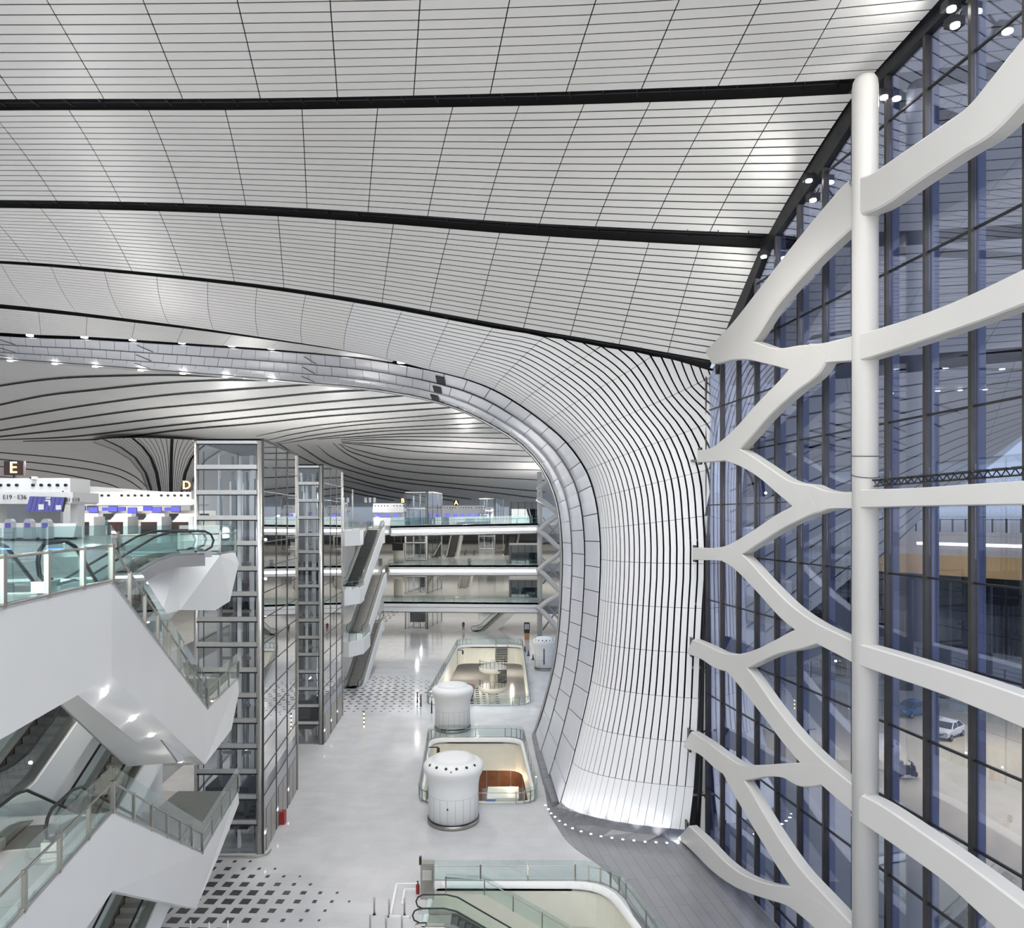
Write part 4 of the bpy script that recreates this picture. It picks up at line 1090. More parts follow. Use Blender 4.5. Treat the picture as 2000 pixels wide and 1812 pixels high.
# core walls behind the escalators so the voids close
for x0, y0, x1, y1, lab in ((-17.7, 20, -17.7, 36, 'white core wall beside the near escalators'), (-26, 60, -26, 118, 'white core wall behind the distant escalators')):
    o = MB().box(((x0+x1)/2, (y0+y1)/2, 8.8), (.3, abs(y1-y0), 17.5)).build('wall_core', M['white']); tag(o, lab, None, None, 'structure')

def beam(label, q0, a, b, c, d, dep, tip, inner, name='escalator_parapet', c2=None):
    t = thing(name, label, 'parapet', (a.x, a.y, a.z-dep))
    dv = UP*dep; inn_ = Vector((-.35, 0, 0)); c2 = c2 or c-dv
    MB().slab([q0, b, b-dv, q0-dv], inn_).build('slab_edge', M['cladding'], t)
    MB().slab([b, c, c2, b-dv], inn_).build('side_panel', M['cladding'], t)
    pts = [c, d]+tip+[c2]
    mb = MB(); n = len(pts); mb.add(pts+[p+inn_*1.3 for p in pts], [tuple(range(n))]+[(i, (i+1) % n, (i+1) % n+n, i+n) for i in range(n)]); mb.build('end_facet', M['cladding'], t)
    if inner:
        mb = MB(); ng = 12; vs = []
        for i in range(ng+1):
            for k in range(7): vs.append(inner[0].lerp(inner[1], i/ng).lerp((b-dv).lerp(c2, i/ng), k/6))
        mb.add(vs, [(i*7+k, i*7+k+1, (i+1)*7+k+1, (i+1)*7+k) for i in range(ng) for k in range(6)], True); mb.build('soffit', M['white'], t)
    for p, q in ((q0, b), (b, c), (c, d)):
        e = Vector((-.06, 0, .02)); MB().bar(p+e, q+e, .14, .05).build('coping', M['grey_mid'], t)
    return t
dv = UP*2.05
ui0 = (Ua-dv).lerp(Ub-dv, .62); ui1 = P(322, 1495, 31.2)
beam('upper white faceted parapet of the gallery and its descending escalator', U0, Ua, Ub, Uc, Ud, 2.05, [P(467, 1350, 35.3), P(452, 1425, 33.4)], (ui0, ui1), c2=P(400, 1493, 29.6))
beam('lower white faceted parapet of the third level and its descending escalator', L0, La, Lb, Lc, Ld, 2.1, [P(467, 1568, 36.5), P(430, 1664, 33)], None, c2=P(383, 1774, 29.6))
# soffit downlights of the upper parapet
ci = [(187, 1338), (230, 1377), (266, 1409), (297, 1437), (325, 1462), (349, 1482)]
for i, tt in enumerate((.05, .26, .45, .62, .77, .91)):
    qa, qb = ui0.lerp(ui1, tt), (Ub-dv).lerp(P(400, 1493, 29.6), tt); p = qa.lerp(qb, .5)
    u_ = (ui1-ui0).cross(qb-qa).normalized(); u_ = u_ if u_.z < 0 else -u_
    p = p+u_*.03
    o = MB().tube([p-u_*.02, p+u_*.02], .075, 12).build('soffit_downlight', M['lamp_hot']); tag(o, f'tiny round downlight, {ORD[i]} from the top in the sloping parapet soffit', 'downlight', 'downlights in the sloping soffit')
    plight('soffit_lamp', p+u_*.5, 2.5, (1, .95, .86), .06)

# glass on the parapets
railing('tall green glass railing on the near gallery edge', [U0, Ub], 1.28, 1.62, gm='glass_deep', posth=.86, pw=.11)
railing('sloping glass railing beside the upper descending escalator', [Ub, Uc], 1.28, 1.75, gm='glass_rail', posth=.86, pw=.10)
railing('glass railing on the upper landing tip', [Uc, Ud], 1.28, 1.7, gm='glass_rail', posth=.86, pw=.10)
railing('near glass railing on the third level edge', [L0, Lb], 1.28, 1.75, gm='glass_rail', posth=.86, pw=.11)
railing('sloping glass railing beside the lower descending escalator', [Lb, Lc], 1.28, 1.9, gm='glass_rail', posth=.86, pw=.10)
railing('glass railing on the lower landing tip', [Lc, Ld], 1.28, 1.8, gm='glass_rail', posth=.86, pw=.10)

# landings behind the tips
for z, y0, y1, lab in ((12.5, Uc.y, Ud.y, 'upper'), (6.5, Lc.y, Ld.y, 'lower')):
    o = MB().prism([(Uc.x-.5, y0+.2), (Ud.x-.5, y1), (-17, y1), (-17, y0+.2)], z-.01, z+.012).build('floor', M['terrazzo']); tag(o, f'speckled dark terrazzo of the {lab} landing', None, None, 'structure')
o = MB().prism([(L0.x-.4, L0.y), (Lb.x-.4, 15.2), (-15, 15.2), (-15, L0.y)], 12.49, 12.512).build('floor', M['terrazzo']); tag(o, 'speckled green-grey terrazzo on the third level gallery', None, None, 'structure')

# faceted balcony on the departure level
Vt = [G(302, 1092, 19), G(349, 1086, 19), G(430, 1084, 19), G(460, 1079, 19)]
m3, b3, b2, b1, b0, l0 = P(466, 1101, 29.8), P(449, 1174, 29.4), P(420, 1192, 29.0), P(352, 1191, 26.8), P(315, 1202, 24.8), P(277, 1140, 24.2)
bal = thing('balcony', 'white faceted balcony jutting out before the nearest lift tower', 'balcony', (Vt[1].x, Vt[1].y, 16.5))
def facet(pts, th=Vector((-.1, .25, 0))): MB().slab(pts, th).build('facet', M['white'], bal)
facet([Vt[0], Vt[1], b1, b0, l0]); facet([Vt[1], Vt[2], b2, b1]); facet([Vt[2], Vt[3], m3]); facet([Vt[2], m3, b3, b2])
facet([Vt[3], m3, b3, Vector((-17, 30.5, 16.5)), Vector((-17, 30.5, 19))], Vector((-.2, -.2, 0)))
railing('green glass railing along the faceted balcony', [Vector((Vt[1].x-1.4, Vt[0].y+.4, 19)), Vt[1], Vt[2], Vt[3]], 1.15, 1.5, gm='glass_deep', posth=.95, pw=.08)

# ------------------------------------------------------------------ escalators
T30 = math.tan(math.radians(30))
def escalator(label, start, head, rise, width=1.0, lead=1.2, stepm='step', sidem='white', depth=1.1, group='escalators', nstep=True, side=True, rightdep=None):
    h = Vector((head[0], head[1], 0)).normalized(); r = Vector((h.y, -h.x, 0)); S0 = Vector(start); sg = 1 if rise > 0 else -1
    run = abs(rise)/T30; tot = run+2*lead
    t = thing('escalator', label, 'escalator', tuple(S0), group)
    def W_(s, q, z): return S0+h*s+r*q+UP*z
    def zb(s): return 0 if s < lead else (rise if s > lead+run else rise*(s-lead)/run)
    prof = [(-.2, 0), (lead-.3, 0), (lead+.3, zb(lead+.3)*.8), (lead+run-.3, zb(lead+run-.3)), (lead+run+.3, rise), (tot+.2, rise)]
    # steps
    n = int(abs(rise)/.2); rn = run/n
    me = None
    for i in range(n):
        c = W_(lead+rn*(i+.5), 0, sg*.2*(i+.5)-.1+(.1 if sg > 0 else -.1)*0)
        if me is None:
            st = MB(); 
            for s0, s1, z0, z1 in ((-rn/2, rn/2, -.12, .10),):
                pts = [h*a+r*q+UP*z for a in (s0, s1) for q in (-width/2, width/2) for z in (z0, z1)]
                st.add(pts, [(0, 1, 3, 2), (4, 6, 7, 5), (0, 4, 5, 1), (2, 3, 7, 6), (1, 5, 7, 3), (0, 2, 6, 4)])
            me = bpy.data.meshes.new('step'); me.from_pydata(st.v, [], st.f); me.materials.append(M[stepm])
        o = bpy.data.objects.new('step', me); COL.objects.link(o); o.parent = t; o.location = c-S0
    for s0, s1, z in ((-.2, lead, 0), (lead+run, tot+.2, rise)):
        pts = [W_(s0, -width/2, z), W_(s1, -width/2, z), W_(s1, width/2, z), W_(s0, width/2, z)]
        MB().slab(pts, (0, 0, -.1)).build('comb_plate', M['steel'], t)
    for q in (-1, 1):
        qa = q*(width/2+.02); dp = depth if (q < 0 or rightdep is None) else rightdep
        bt = [(s, z) for s, z in prof]
        MB().slab([W_(s, qa, z+.16) for s, z in bt]+[W_(s, qa, z-.2) for s, z in reversed(bt)], r*(q*.30)).build('skirt', M['steel'], t)
        MB().slab([W_(s, qa+q*.12, z+.15) for s, z in bt]+[W_(s, qa+q*.12, z+.92) for s, z in reversed(bt)], r*(q*.015)).build('balustrade', M['glass_rail'], t)
        if side: MB().slab([W_(s, qa+q*.30, z+.1) for s, z in bt]+[W_(s, qa+q*.30, z-dp) for s, z in reversed(bt)], r*(q*.06)).build('side_panel', M[sidem], t)
        top = [(s, z+.95) for s, z in bt]
        s0, z0 = -.2, 0; s1, z1 = tot+.2, rise
        path = [(s0+.25, z0+.22), (s0-.1, z0+.22), (s0-.38, z0+.36), (s0-.46, z0+.6), (s0-.36, z0+.82), (s0-.1, z0+.95)]+top[1:-1]+[(s1+.1, z1+.95), (s1+.36, z1+.82), (s1+.46, z1+.6), (s1+.38, z1+.36), (s1+.1, z1+.22), (s1-.25, z1+.22)]
        MB().tube([W_(s, qa+q*.13, z) for s, z in path], .042, 8).build('handrail', M['rubber'], t)
        for s, z in ((s0-.05, z0), (s1+.05, z1)):
            c = W_(s, qa+q*.13, z+.11); MB().box(tuple(c), (.34, .5, .22), math.atan2(h.y, h.x)-math.pi/2).build('inlet', M['steel_light'], t)
    if side:
        w2 = width/2+.38
        MB().slab([W_(prof[0][0], -w2, -depth)]+[W_(s, -w2, z-depth) for s, z in prof[1:]]+[W_(s, w2, z-depth) for s, z in reversed(prof)], (0, 0, .05)).build('underside', M[sidem], t) if False else None
        u = MB(); L_ = [W_(s, -w2, z-depth) for s, z in prof]; R_ = [W_(s, w2, z-depth) for s, z in prof]
        for i in range(len(prof)-1): u.quad(L_[i], L_[i+1], R_[i+1], R_[i])
        u.build('underside', M[sidem], t)
    return t
escalator('dark escalator descending beside the near gallery railing', (-9.75, 14.0, 19), (-.27, 1), -6.5)
escalator('escalator descending from the third level behind the lower parapet', (-11.75, 17.4, 12.5), (-.2, 1), -6.0, stepm='step_light')
escalator('dark-stepped escalator climbing from the third level at far left', (-14.75, 19.4, 12.5), (0, 1), 5.2, 1.0, stepm='step')
escalator('pale-stepped escalator climbing behind the lower parapet', (-14.3, 16.6, 6.5), (0, 1), 6.0, 1.0, stepm='step_light')
escalator('pale-stepped escalator climbing from the ground at the bottom left', (-14.3, 16.0, 0), (0, 1), 6.3, 1.0, stepm='step_light')
escalator('escalator arriving at the faceted balcony', (-20.1, 15.3, 12.5), (6.8, 9), 6.5, .95, stepm='step', depth=.3, sidem='grey_box')

# distant stack of escalators
escalator('distant dark escalator up to the departure level', (-18.6, 82.5, 12.5), (.03, 1), 6.5, 1.5, stepm='step', depth=1.5, rightdep=2.0)
escalator('distant pale escalator between second and third level', (-18.9, 86.5, 6.5), (.03, 1), 6.0, 1.5, stepm='step_light', depth=1.3, rightdep=1.8)
escalator('distant pale escalator from the ground floor', (-19.2, 85.8, 0), (.03, 1), 6.3, 1.5, stepm='step_light', depth=1.2, rightdep=1.5)
for z, y0, y1, lab in ((19, 78, 83, 'top'), (12.5, 78, 83.5, 'third'), (6.5, 80, 87, 'second')):
    t = thing('landing', f'white distant landing on the {lab} level beside the second lift tower', 'landing', (-20, 80, z-1.6))
    MB().prism([(-23, y0+2), (-18.2, y0), (-17.0, y0+2.2), (-17.2, y1), (-23, y1)], z-1.7, z).build('block', M['white'], t)
    railing(f'small glass railing on the distant {lab} level landing', [(-18.2, y0+.1, z), (-17.1, y0+2.3, z), (-17.3, y1, z)], 1.1, 1.5, pw=.06, base=False)
# second distant bank past the footbridges
escalator('far escalator behind the footbridges on the third level', (-12.2, 142, 12.5), (.05, 1), 6.5, 1.6, stepm='step', depth=1.5, rightdep=2.2)
escalator('far pale escalator behind the footbridges on the second level', (-9.6, 141, 6.5), (.05, 1), 6.0, 1.6, stepm='step_light', depth=1.4, rightdep=2.0)
escalator('farthest escalator beside the dark glazed rooms', (-.8, 150, 12.5), (.12, 1), 6.5, 1.6, stepm='step', depth=1.5, rightdep=2.2)
escalator('far staircase-like escalator rising right from the ground floor', (-6.2, 128, 0), (.72, .7), 6.3, 1.4, stepm='step_light', depth=1.6)

# ------------------------------------------------------------------ footbridges
def bridge(label, z, x0, x1, y, zr=0.0, strip=True, gm='glass_rail', h=1.15):
    t = thing('footbridge', label, 'footbridge', (x0, y, z-1.75), 'stacked footbridges across the hall')
    a, b = Vector((x0, y, z)), Vector((x1, y, z+zr))
    MB().slab([a, b, b-UP*1.75, a-UP*1.75], (0, .35, 0)).build('fascia', M['white'], t)
    MB().slab([a, b, b+Vector((0, 6, 0)), a+Vector((0, 6, 0))], (0, 0, -.3)).build('deck', M['slab_floor'], t)
    MB().slab([a-UP*1.74, b-UP*1.74, b+Vector((0, 6, -1.74)), a+Vector((0, 6, -1.74))], (0, 0, .1)).build('underside', M['white'], t)
    if strip: MB().slab([a+Vector((.3, -.03, -.72)), b+Vector((-.3, -.03, -.72)), b+Vector((-.3, -.03, -1.12)), a+Vector((.3, -.03, -1.12))], (0, .05, 0)).build('light_strip', M['strip'], t)
    else: MB().bar(a+Vector((0, -.02, -.85)), b+Vector((0, -.02, -.85)), .06, .08).build('groove', M['grey_mid'], t)
    railing('glass railing along the '+label.split(' crossing')[0], [a+UP*.02, b+UP*.02], h, 1.72, gm=gm, pw=.07, base=False, group='footbridge railings')
    return t
bridge('top footbridge crossing the hall on the departure level', 19, -20.1, 4.3, 118.6, .45, True, 'glass_deep', 1.3)
bridge('middle footbridge crossing the hall on the third level', 12.5, -20.4, 4.3, 118.6)
bridge('lowest footbridge crossing the hall on the second level', 6.5, -21.6, 4.3, 118.6, -.2, False)
for z in (4.4, 10.4, 16.8): 
    for x in (-16, -6): plight('under_bridge_fill', (x, 121, z), 110, (1, .97, .9), .2)  # points without fittings, added to brighten the levels below the bridges
# dark glazed rooms
for z, hh, lab in ((19, 4.2, 'top'), (12.5, 3.1, 'middle'), (6.5, 3.0, 'lowest')):
    t = thing('glazed_room', f'dark grey glazed room at the end of the {lab} footbridge', 'room', (2, 126, z), 'dark glazed rooms')
    MB().box((2.1, 130, z+hh-.65), (5.2, 10, 1.3)).build('roof_band', M['grey_box'], t)
    MB().box((2.1, 134.9, z+hh/2), (5.2, .2, hh)).build('rear_wall', M['grey_box'], t)
    MB().box((-.35, 125.1, z+hh/2), (.35, .3, hh)).build('pier', M['grey_box'], t)
    for k in range(4): MB().slab([(-.1+1.2*k, 125, z), (1.05+1.2*k, 125, z), (1.05+1.2*k, 125, z+hh-1.3), (-.1+1.2*k, 125, z+hh-1.3)], (0, .05, 0)).build('pane', M['glass_room'], t)
    for k in range(5): MB().box((-.12+1.2*k, 124.95, z+hh/2), (.06, .1, hh)).build('mullion', M['black'], t)
# far column with zig-zag lattice
fl2 = thing('far_lattice', 'distant white column with zigzag lattice at the bridge ends', 'lattice', (4.6, 119, 0))
MB().cyl((4.62, 119.6, 0), .42, 28, 20).build('column', M['white_steel'], fl2)
zz = [((1051, 975), (1092, 1003)), ((1052, 955), (1088, 925)), ((1052, 1037), (1092, 998)), ((1052, 1037), (1095, 1073)), ((1052, 1113), (1095, 1075)), ((1052, 1113), (1095, 1157)), ((1052, 1188), (1095, 1155)), ((1052, 1188), (1098, 1238))]
for (x0, y0), (x1, y1) in zz:
    p, q = P(x0, y0, 118.2), P(x1+3, y1, 118.2); c = [p-(q-p)*.06, p.lerp(q, .3)+UP*.15, p.lerp(q, .75)-UP*.12, q]
    MB().tube([catmull(c, i/4) for i in range(13)], .42, 8).build('branch', M['white_steel'], fl2)
for i, (y0, y1) in enumerate(((1010, 1060), (1060, 1010), (1090, 1140), (1140, 1090), (1170, 1220), (1230, 1175))):
    MB().tube([P(1060, y0, 122), P(1100, y1, 122)], .16, 6).build('brace', M['grey_mid'], fl2)
for y in (1040, 1108, 1180):
    MB().slab([P(1060, y, 126), P(1110, y, 126), P(1110, y+19, 126), P(1060, y+19, 126)], (0, 4, 0)).build('floor_edge', M['grey_mid'], fl2)
# ------------------------------------------------------------------ departure level: signs, islands, desks
def sign(letter, label, px, py, Y, w, h, zfoot=19):
    c = P(px, py, Y); t = thing('letter_sign', label, 'sign', (c.x, c.y, zfoot), 'lit letter signs of the check-in islands')
    MB().box(tuple(c), (w, .25, h)).build('box', M['dark_brown'], t)
    text_mesh(letter, h*1.15, M['letter_yellow'], t, (c.x, c.y-.16, c.z), 'letter', .03)
    MB().box((c.x-w*.05, c.y+.05, (c.z-h/2+zfoot+2.2)/2), (.12, .12, c.z-h/2-zfoot-2.2)).build('pole', M['black'], t)
    return t
def gantry(label, x0, x1, y, z0, z1, m='white', legs=True, group='check-in island gantries', depth=3.0):
    t = thing('check_in_gantry', label, 'gantry', (x0, y, 19), group); c = (x0+x1)/2
    zm = z0+(z1-z0)*.45
    MB().slab([(x0, y, z0), (x1-.2, y, z0), (x1, y, z0+.15), (x1, y, zm), (x0, y, zm)], (0, depth, 0)).build('lower_fascia', M[m], t)
    MB().slab([(x0, y+.35, zm), (x1-.4, y+.35, zm), (x1-.5, y+.5, z1), (x0, y+.5, z1)], (0, depth-.7, 0)).build('upper_housing', M[m], t)
    n = max(3, int((x1-x0)/.55))
    for k in range(n):
        if k % 6 == 5: continue
        x = x0+(k+.7)*(x1-x0)/n; MB().tube([(x, y+.42, zm+(z1-zm)*.5), (x, y+.3, zm+(z1-zm)*.5)], .10, 10).build('nozzle', M['black'] if k % 2 else M['dark_steel'], t)
    if legs:
        for x in (x0+.6, x1-.6): MB().box((x, y+depth*.5, (19+z0)/2), (.5, .8, z0-19)).build('leg', M[m], t)
    return t
# island E, nearest
ge = gantry('nearest white gantry of island E with gate numbers', -36.0, -29.4, 48.0, 21.35, 23.1)
text_mesh('E19 · E36', .42, M['black'], ge, (P(28, 971, 47.9).x, 47.93, P(28, 971, 47.9).z), 'lettering', .01)
text_mesh('E01 E18', .34, M['black'], ge, (P(139, 976, 47.9).x, 47.93, P(139, 976, 47.9).z), 'lettering', .01)
sign('E', 'large lit yellow letter E on a dark box above the check-in gantry', 29, 914, 48.6, 1.32, .95, 20.8)
sign('D', 'lit yellow letter D on a dark box left of the lift tower', 366, 948, 61.5, .92, .85, 20.3)
sign('B', 'small distant lit letter B beside the far lift tower', 787, 978, 127.5, .95, .95, 20.6)
sign('A', 'tiny distant lit letter A beyond the footbridges', 891, 982, 151, 1.15, 1.1, 20.6)
# cameras on gantry E
for px, py, lab in ((72, 935, 'white surveillance camera on top of gantry E'), (135, 962, 'hook-shaped camera mast at the end of gantry E')):
    c = P(px, py, 48.6); t = thing('security_camera', lab, 'camera', (c.x, c.y, c.z-.4))
    MB().tube([(c.x, c.y, c.z-.45), (c.x, c.y, c.z)], .035, 6).build('mast', M['white'], t)
    MB().box((c.x-.08, c.y-.1, c.z+.05), (.26, .5, .2), .3).build('housing', M['white'], t)
    MB().box((c.x-.15, c.y-.36, c.z+.05), (.16, .04, .12), .3).build('lens', M['black'], t)
# flight board under gantry E
fb = thing('flight_board', 'dark blue flight board hanging under gantry E', 'display', tuple(P(89, 1000, 47.5)))
q = [P(58, 969, 47.6), P(127, 971, 47.6), P(121, 999, 47.2), P(50, 999, 47.2)]
MB().slab(q, (0, .2, 0)).build('housing', M['dark_steel'], fb)
for k in range(8):
    f0, f1 = k/8+.008, (k+1)/8-.008; o = Vector((0, -.03, 0))
    MB().slab([q[0].lerp(q[1], f0)+o, q[0].lerp(q[1], f1)+o, q[3].lerp(q[2], f1)+o, q[3].lerp(q[2], f0)+o], (0, .02, 0)).build('screen', M['screen_dark'], fb)
for i, (fu, fv, w, h) in enumerate(((.42, .9, .35, .5), (.9, .9, .35, .4), (.55, .1, .3, .1), (.55, .3, .3, .1), (.62, .55, .12, .5))):
    c = q[3].lerp(q[2], fu).lerp(q[0].lerp(q[1], fu), 1-fv*.85); MB().box((c.x, c.y-.06, c.z), (w, .02, h)).build('notice', M['white'], fb)
# beams of island D and others
gantry('long pale beam gantry of island D with five round nozzles', P(146, 0, 60).x, P(380, 0, 60).x, 60, 21.45, 22.6, 'white', True)
# desks and screens under D
for k, px in enumerate((158, 182, 208, 220, 236, 258, 288, 306, 330, 343)):
    c = P(px, 994+(k % 3)*1.5, 61-(k % 2)); t = thing('desk_screen', f'small blue check-in screen, {ORD[k]} from the left under the island D beam', 'screen', (c.x, c.y, 20.0), 'blue screens under island D')
    MB().box(tuple(c), (.72, .06, .44)).build('panel', M['screen_blue'], t); MB().box((c.x, c.y+.05, c.z), (.78, .05, .5)).build('case', M['black'], t)
    MB().box((c.x, c.y+.08, 20.2), (.06, .06, c.z-20.0)).build('stand', M['dark_steel'], t)
for k, px in enumerate((170, 235, 300, 360)):
    c = P(px, 1030, 57.5); t = thing('check_in_desk', f'white check-in desk with dark brown front, {ORD[k]} from the left below island D', 'desk', (c.x, c.y, 19), 'check-in desks of island D')
    MB().slab([(c.x-1.0, c.y, 20.05), (c.x+1.0, c.y, 20.05), (c.x+.6, c.y+.5, 20.75), (c.x-.6, c.y+.5, 20.75)], (0, .9, 0)).build('hood', M['white'], t)
    MB().box((c.x+1.0, c.y-.3, 19.75), (.35, 1.6, 1.5)).build('divider', M['white'], t)
    MB().box((c.x, c.y+.1, 19.55), (1.7, .9, 1.05)).build('front', M['dark_brown'], t)
    MB().box((c.x+1.35, c.y+.6, 20.5), (.7, .06, .5), .5).build('monitor', M['black'], t)
o = MB().box((P(262, 0, 59).x, 60.8, 20.35), (12, .1, 1.3)).build('wall_back', M['cream']); tag(o, 'pale rear partition behind the desks of island D', None, None, 'structure')
for k, px in enumerate((190, 325)):
    o = MB().box((P(px, 0, 60.5).x, 60.6, 20.1), (1.5, .06, .7)).build('glass_screen', M['teal']); tag(o, ('left' if k == 0 else 'right')+' green glass partition between the desks of island D', 'partition', 'green partitions')
# self service row nearest
t = thing('counter', 'long white self-service counter along the gallery', 'counter', (P(60, 1040, 46).x, 46, 19))
x0, x1 = P(-40, 0, 46).x, P(94, 0, 46).x
MB().box(((x0+x1)/2, 46.2, 19.55), (x1-x0, .8, 1.05)).build('body', M['white'], t)
MB().box(((x0+x1)/2, 45.9, 19.08), (x1-x0, .6, .14)).build('plinth', M['black'], t)
x0, x1 = P(98, 0, 47).x, P(151, 0, 47).x
t = thing('counter', 'short white counter right of the self-service row', 'counter', ((x0+x1)/2, 47, 19))
MB().slab([(x0, 46.6, 19.15), (x1, 46.6, 19.15), (x1, 46.9, 20.05), (x0+.3, 46.9, 20.05)], (0, .7, 0)).build('body', M['white'], t)
MB().box(((x0+x1)/2, 46.8, 19.07), (x1-x0-.1, .5, .14)).build('plinth', M['black'], t)
for px, lab in ((16, 'leftmost pale grey self-service kiosk'), (54, 'middle pale grey self-service kiosk'), (88, 'rightmost pale grey self-service kiosk')):
    c = P(px, 1048, 44.5); t = thing('self_service_kiosk', lab+' behind the gallery railing', 'kiosk', (c.x, c.y, 19), 'self-service kiosks')
    MB().slab([(c.x-.28, c.y, 19.1), (c.x+.28, c.y, 19.1), (c.x+.24, c.y, 20.2), (c.x+.1, c.y, 20.35), (c.x-.14, c.y, 20.35), (c.x-.26, c.y, 20.2)], (.1, .22, 0)).build('body', M['grey_mid'], t)
    MB().box((c.x, c.y-.02, 19.06), (.8, .6, .12)).build('foot', M['black'], t)
    MB().box((c.x, c.y-.03, 19.95), (.34, .03, .3)).build('screen', M['screen_dark'], t)
for k, (x, y, z) in enumerate(((-7.0+-2.9, 13.2, 19.75), (-10.8, 15.2, 19.78), (-9.3, 14.6, 19.8))):
    o = MB().box((x, y, z), (.34, .05, .03)).build('status_light', M['blue_led']); tag(o, f'glowing blue light strip, {ORD[k]} of three seen through the gallery glass', 'light', 'blue lights at the gallery escalator')
# island wall beyond E (grey panel and dark slot)
o = MB().box((P(28, 0, 50).x, 51.6, 20.3), (4.6, .3, 2.2)).build('wall_island', M['grey_mid']); tag(o, 'grey rear wall below gantry E', None, None, 'structure')

# distant check-in islands
for i, (x0, x1, y, lab) in enumerate(((-40, -27.2, 118, 'far white check-in gantry left of the letter B'), (-24.5, -19.0, 126, 'far white check-in gantry just past the second lift tower'), (-14.5, -5.6, 150, 'far white check-in gantry below the letter A'))):
    gantry(lab, x0, x1, y, 21.3, 22.9, 'white', True)
    n = int((x1-x0)/1.5)
    for k in range(n):
        o = MB().box((x0+1+k*1.5, y+.5, 20.85), (.9, .08, .55)).build('desk_screen', M['screen_blue']); tag(o, 'tiny violet check-in screen under a far gantry', 'screen', 'violet screens of the far islands')
    o = MB().box(((x0+x1)/2, y+1.2, 19.7), (x1-x0, 1.0, 1.4)).build('desk_row', M['white']); tag(o, f'white desk row under the {lab}', 'desk')
for k in range(7):
    o = MB().box((-29.5+k*.75+(2.2 if k > 3 else 0), 119, 23.3), (.34, .34, .8)).build('roof_unit', M['white']); tag(o, f'small white unit, {ORD[k]} from the left on top of the far gantry', 'unit', 'units on the far gantry')
o = MB().cyl((-30.5+4.5, 117, 19), .12, 6.0, 8).build('flag_mast', M['white']); tag(o, 'thin white mast rising before the far gantry', 'mast')

# ------------------------------------------------------------------ nearest opening: escalator, steel box, bollards
es = escalator('escalator descending into the nearest floor opening', (-4.3, 36.4, 0), (1, 0), -6.4, 1.0, stepm='step', depth=.9, group='escalators')
railing('sloping glass railing down into the nearest opening', [(-3.6, 39.0, .02), (-1.5, 39.0, -.1), (3.2, 38.6, -2.6), (4.6, 38.6, -2.7)], 1.05, 1.6, pw=.06, base=False)
t = thing('steel_cabinet', 'brushed steel cabinet at the corner of the nearest opening', 'cabinet', (-4.75, 38.6, 0))
MB().box((-4.55, 38.6, .95), (.7, .5, 1.9)).build('body', M['steel'], t); MB().box((-4.9, 38.35, 2.1), (.12, .2, .4)).build('antenna', M['black'], t); MB().box((-4.55, 38.33, 1.3), (.5, .03, .5)).build('hatch', M['steel_light'], t)
p = G(816, 1745); t = thing('extinguisher', 'small red fire extinguisher beside the steel cabinet', 'extinguisher', tuple(p)); MB().lathe(tuple(p), [(.09, 0), (.1, .05), (.1, .45), (.05, .55), (.03, .6)], 14).build('bottle', M['red'], t); MB().box((p.x, p.y, .66), (.1, .04, .06)).build('valve', M['black'], t)
for i, (px, y0) in enumerate(((731, 1786), (760, 1790), (790, 1788), (723, 1822), (754, 1824), (785, 1824))):
    p = G(px, y0); t = thing('bollard', ('slim steel barrier post in the row behind' if i < 3 else 'slim steel barrier post in the front row')+f', {ORD[i % 3]} from the left by the nearest escalator', 'post', tuple(p), 'barrier posts by the nearest escalator')
    MB().cyl((p.x, p.y, 0), .045, .9, 10).build('shaft', M['steel'], t); MB().cyl((p.x, p.y, 0), .09, .03, 12).build('base', M['dark_steel'], t)
for i, (px, y0) in enumerate(((372, 1838), (408, 1842), (445, 1838))):
    p = G(px, y0); t = thing('bollard', f'pale barrier post, {ORD[i]} from the left at the bottom edge below the lower parapet', 'post', tuple(p), 'barrier posts at the bottom edge')
    MB().cyl((p.x, p.y, 0), .045, 1.0, 10).build('shaft', M['steel_light'], t); MB().cyl((p.x, p.y, 0), .09, .03, 12).build('base', M['dark_steel'], t)
for i, px in enumerate((815, 822, 843)):
    p = G(px, 1392) if px > 840 else G(px, 1372+(px-815))
    t = thing('bollard', f'distant dark barrier post, {ORD[i]} from the left beside the far kiosk', 'post', tuple(p), 'distant barrier posts')
    MB().cyl((p.x, p.y, 0), .07, 1.2, 10).build('shaft', M['dark_steel'], t); MB().cyl((p.x, p.y, 0), .12, .04, 10).build('base', M['black'], t)
t = thing('floor_frame', 'white U-shaped barrier lying on the floor by the steel cabinet', 'barrier', tuple(G(790, 1760)))
for a, b_ in ((G(775, 1729), G(816, 1729)), (G(775, 1729), G(762, 1792)), (G(762, 1792), G(800, 1794)), (G(790, 1740), G(818, 1740)), (G(790, 1740), G(786, 1768))):
    MB().bar(a+UP*.06, b_+UP*.06, .12, .12).build('rail', M['white'], t)

# hanging cameras on arms at the openings
for px, py, z, lab in ((856, 1470, 1.6, 'black camera hanging on an arm over the middle opening'), (904, 1276, 1.6, 'small black camera on an arm over the far opening')):
    c = G(px, py, z); t = thing('arm_camera', lab, 'camera', (c.x-.7, c.y, 0))
    MB().tube([(c.x-.75, c.y, .1), (c.x-.75, c.y, z+.45)], .03, 6).build('pole', M['steel'], t)
    MB().bar((c.x-.75, c.y, z+.45), (c.x, c.y, z+.45), .06, .08).build('arm', M['black'], t)
    MB().cyl((c.x, c.y, z-.1), .12, .5, 12).build('housing', M['black'], t)

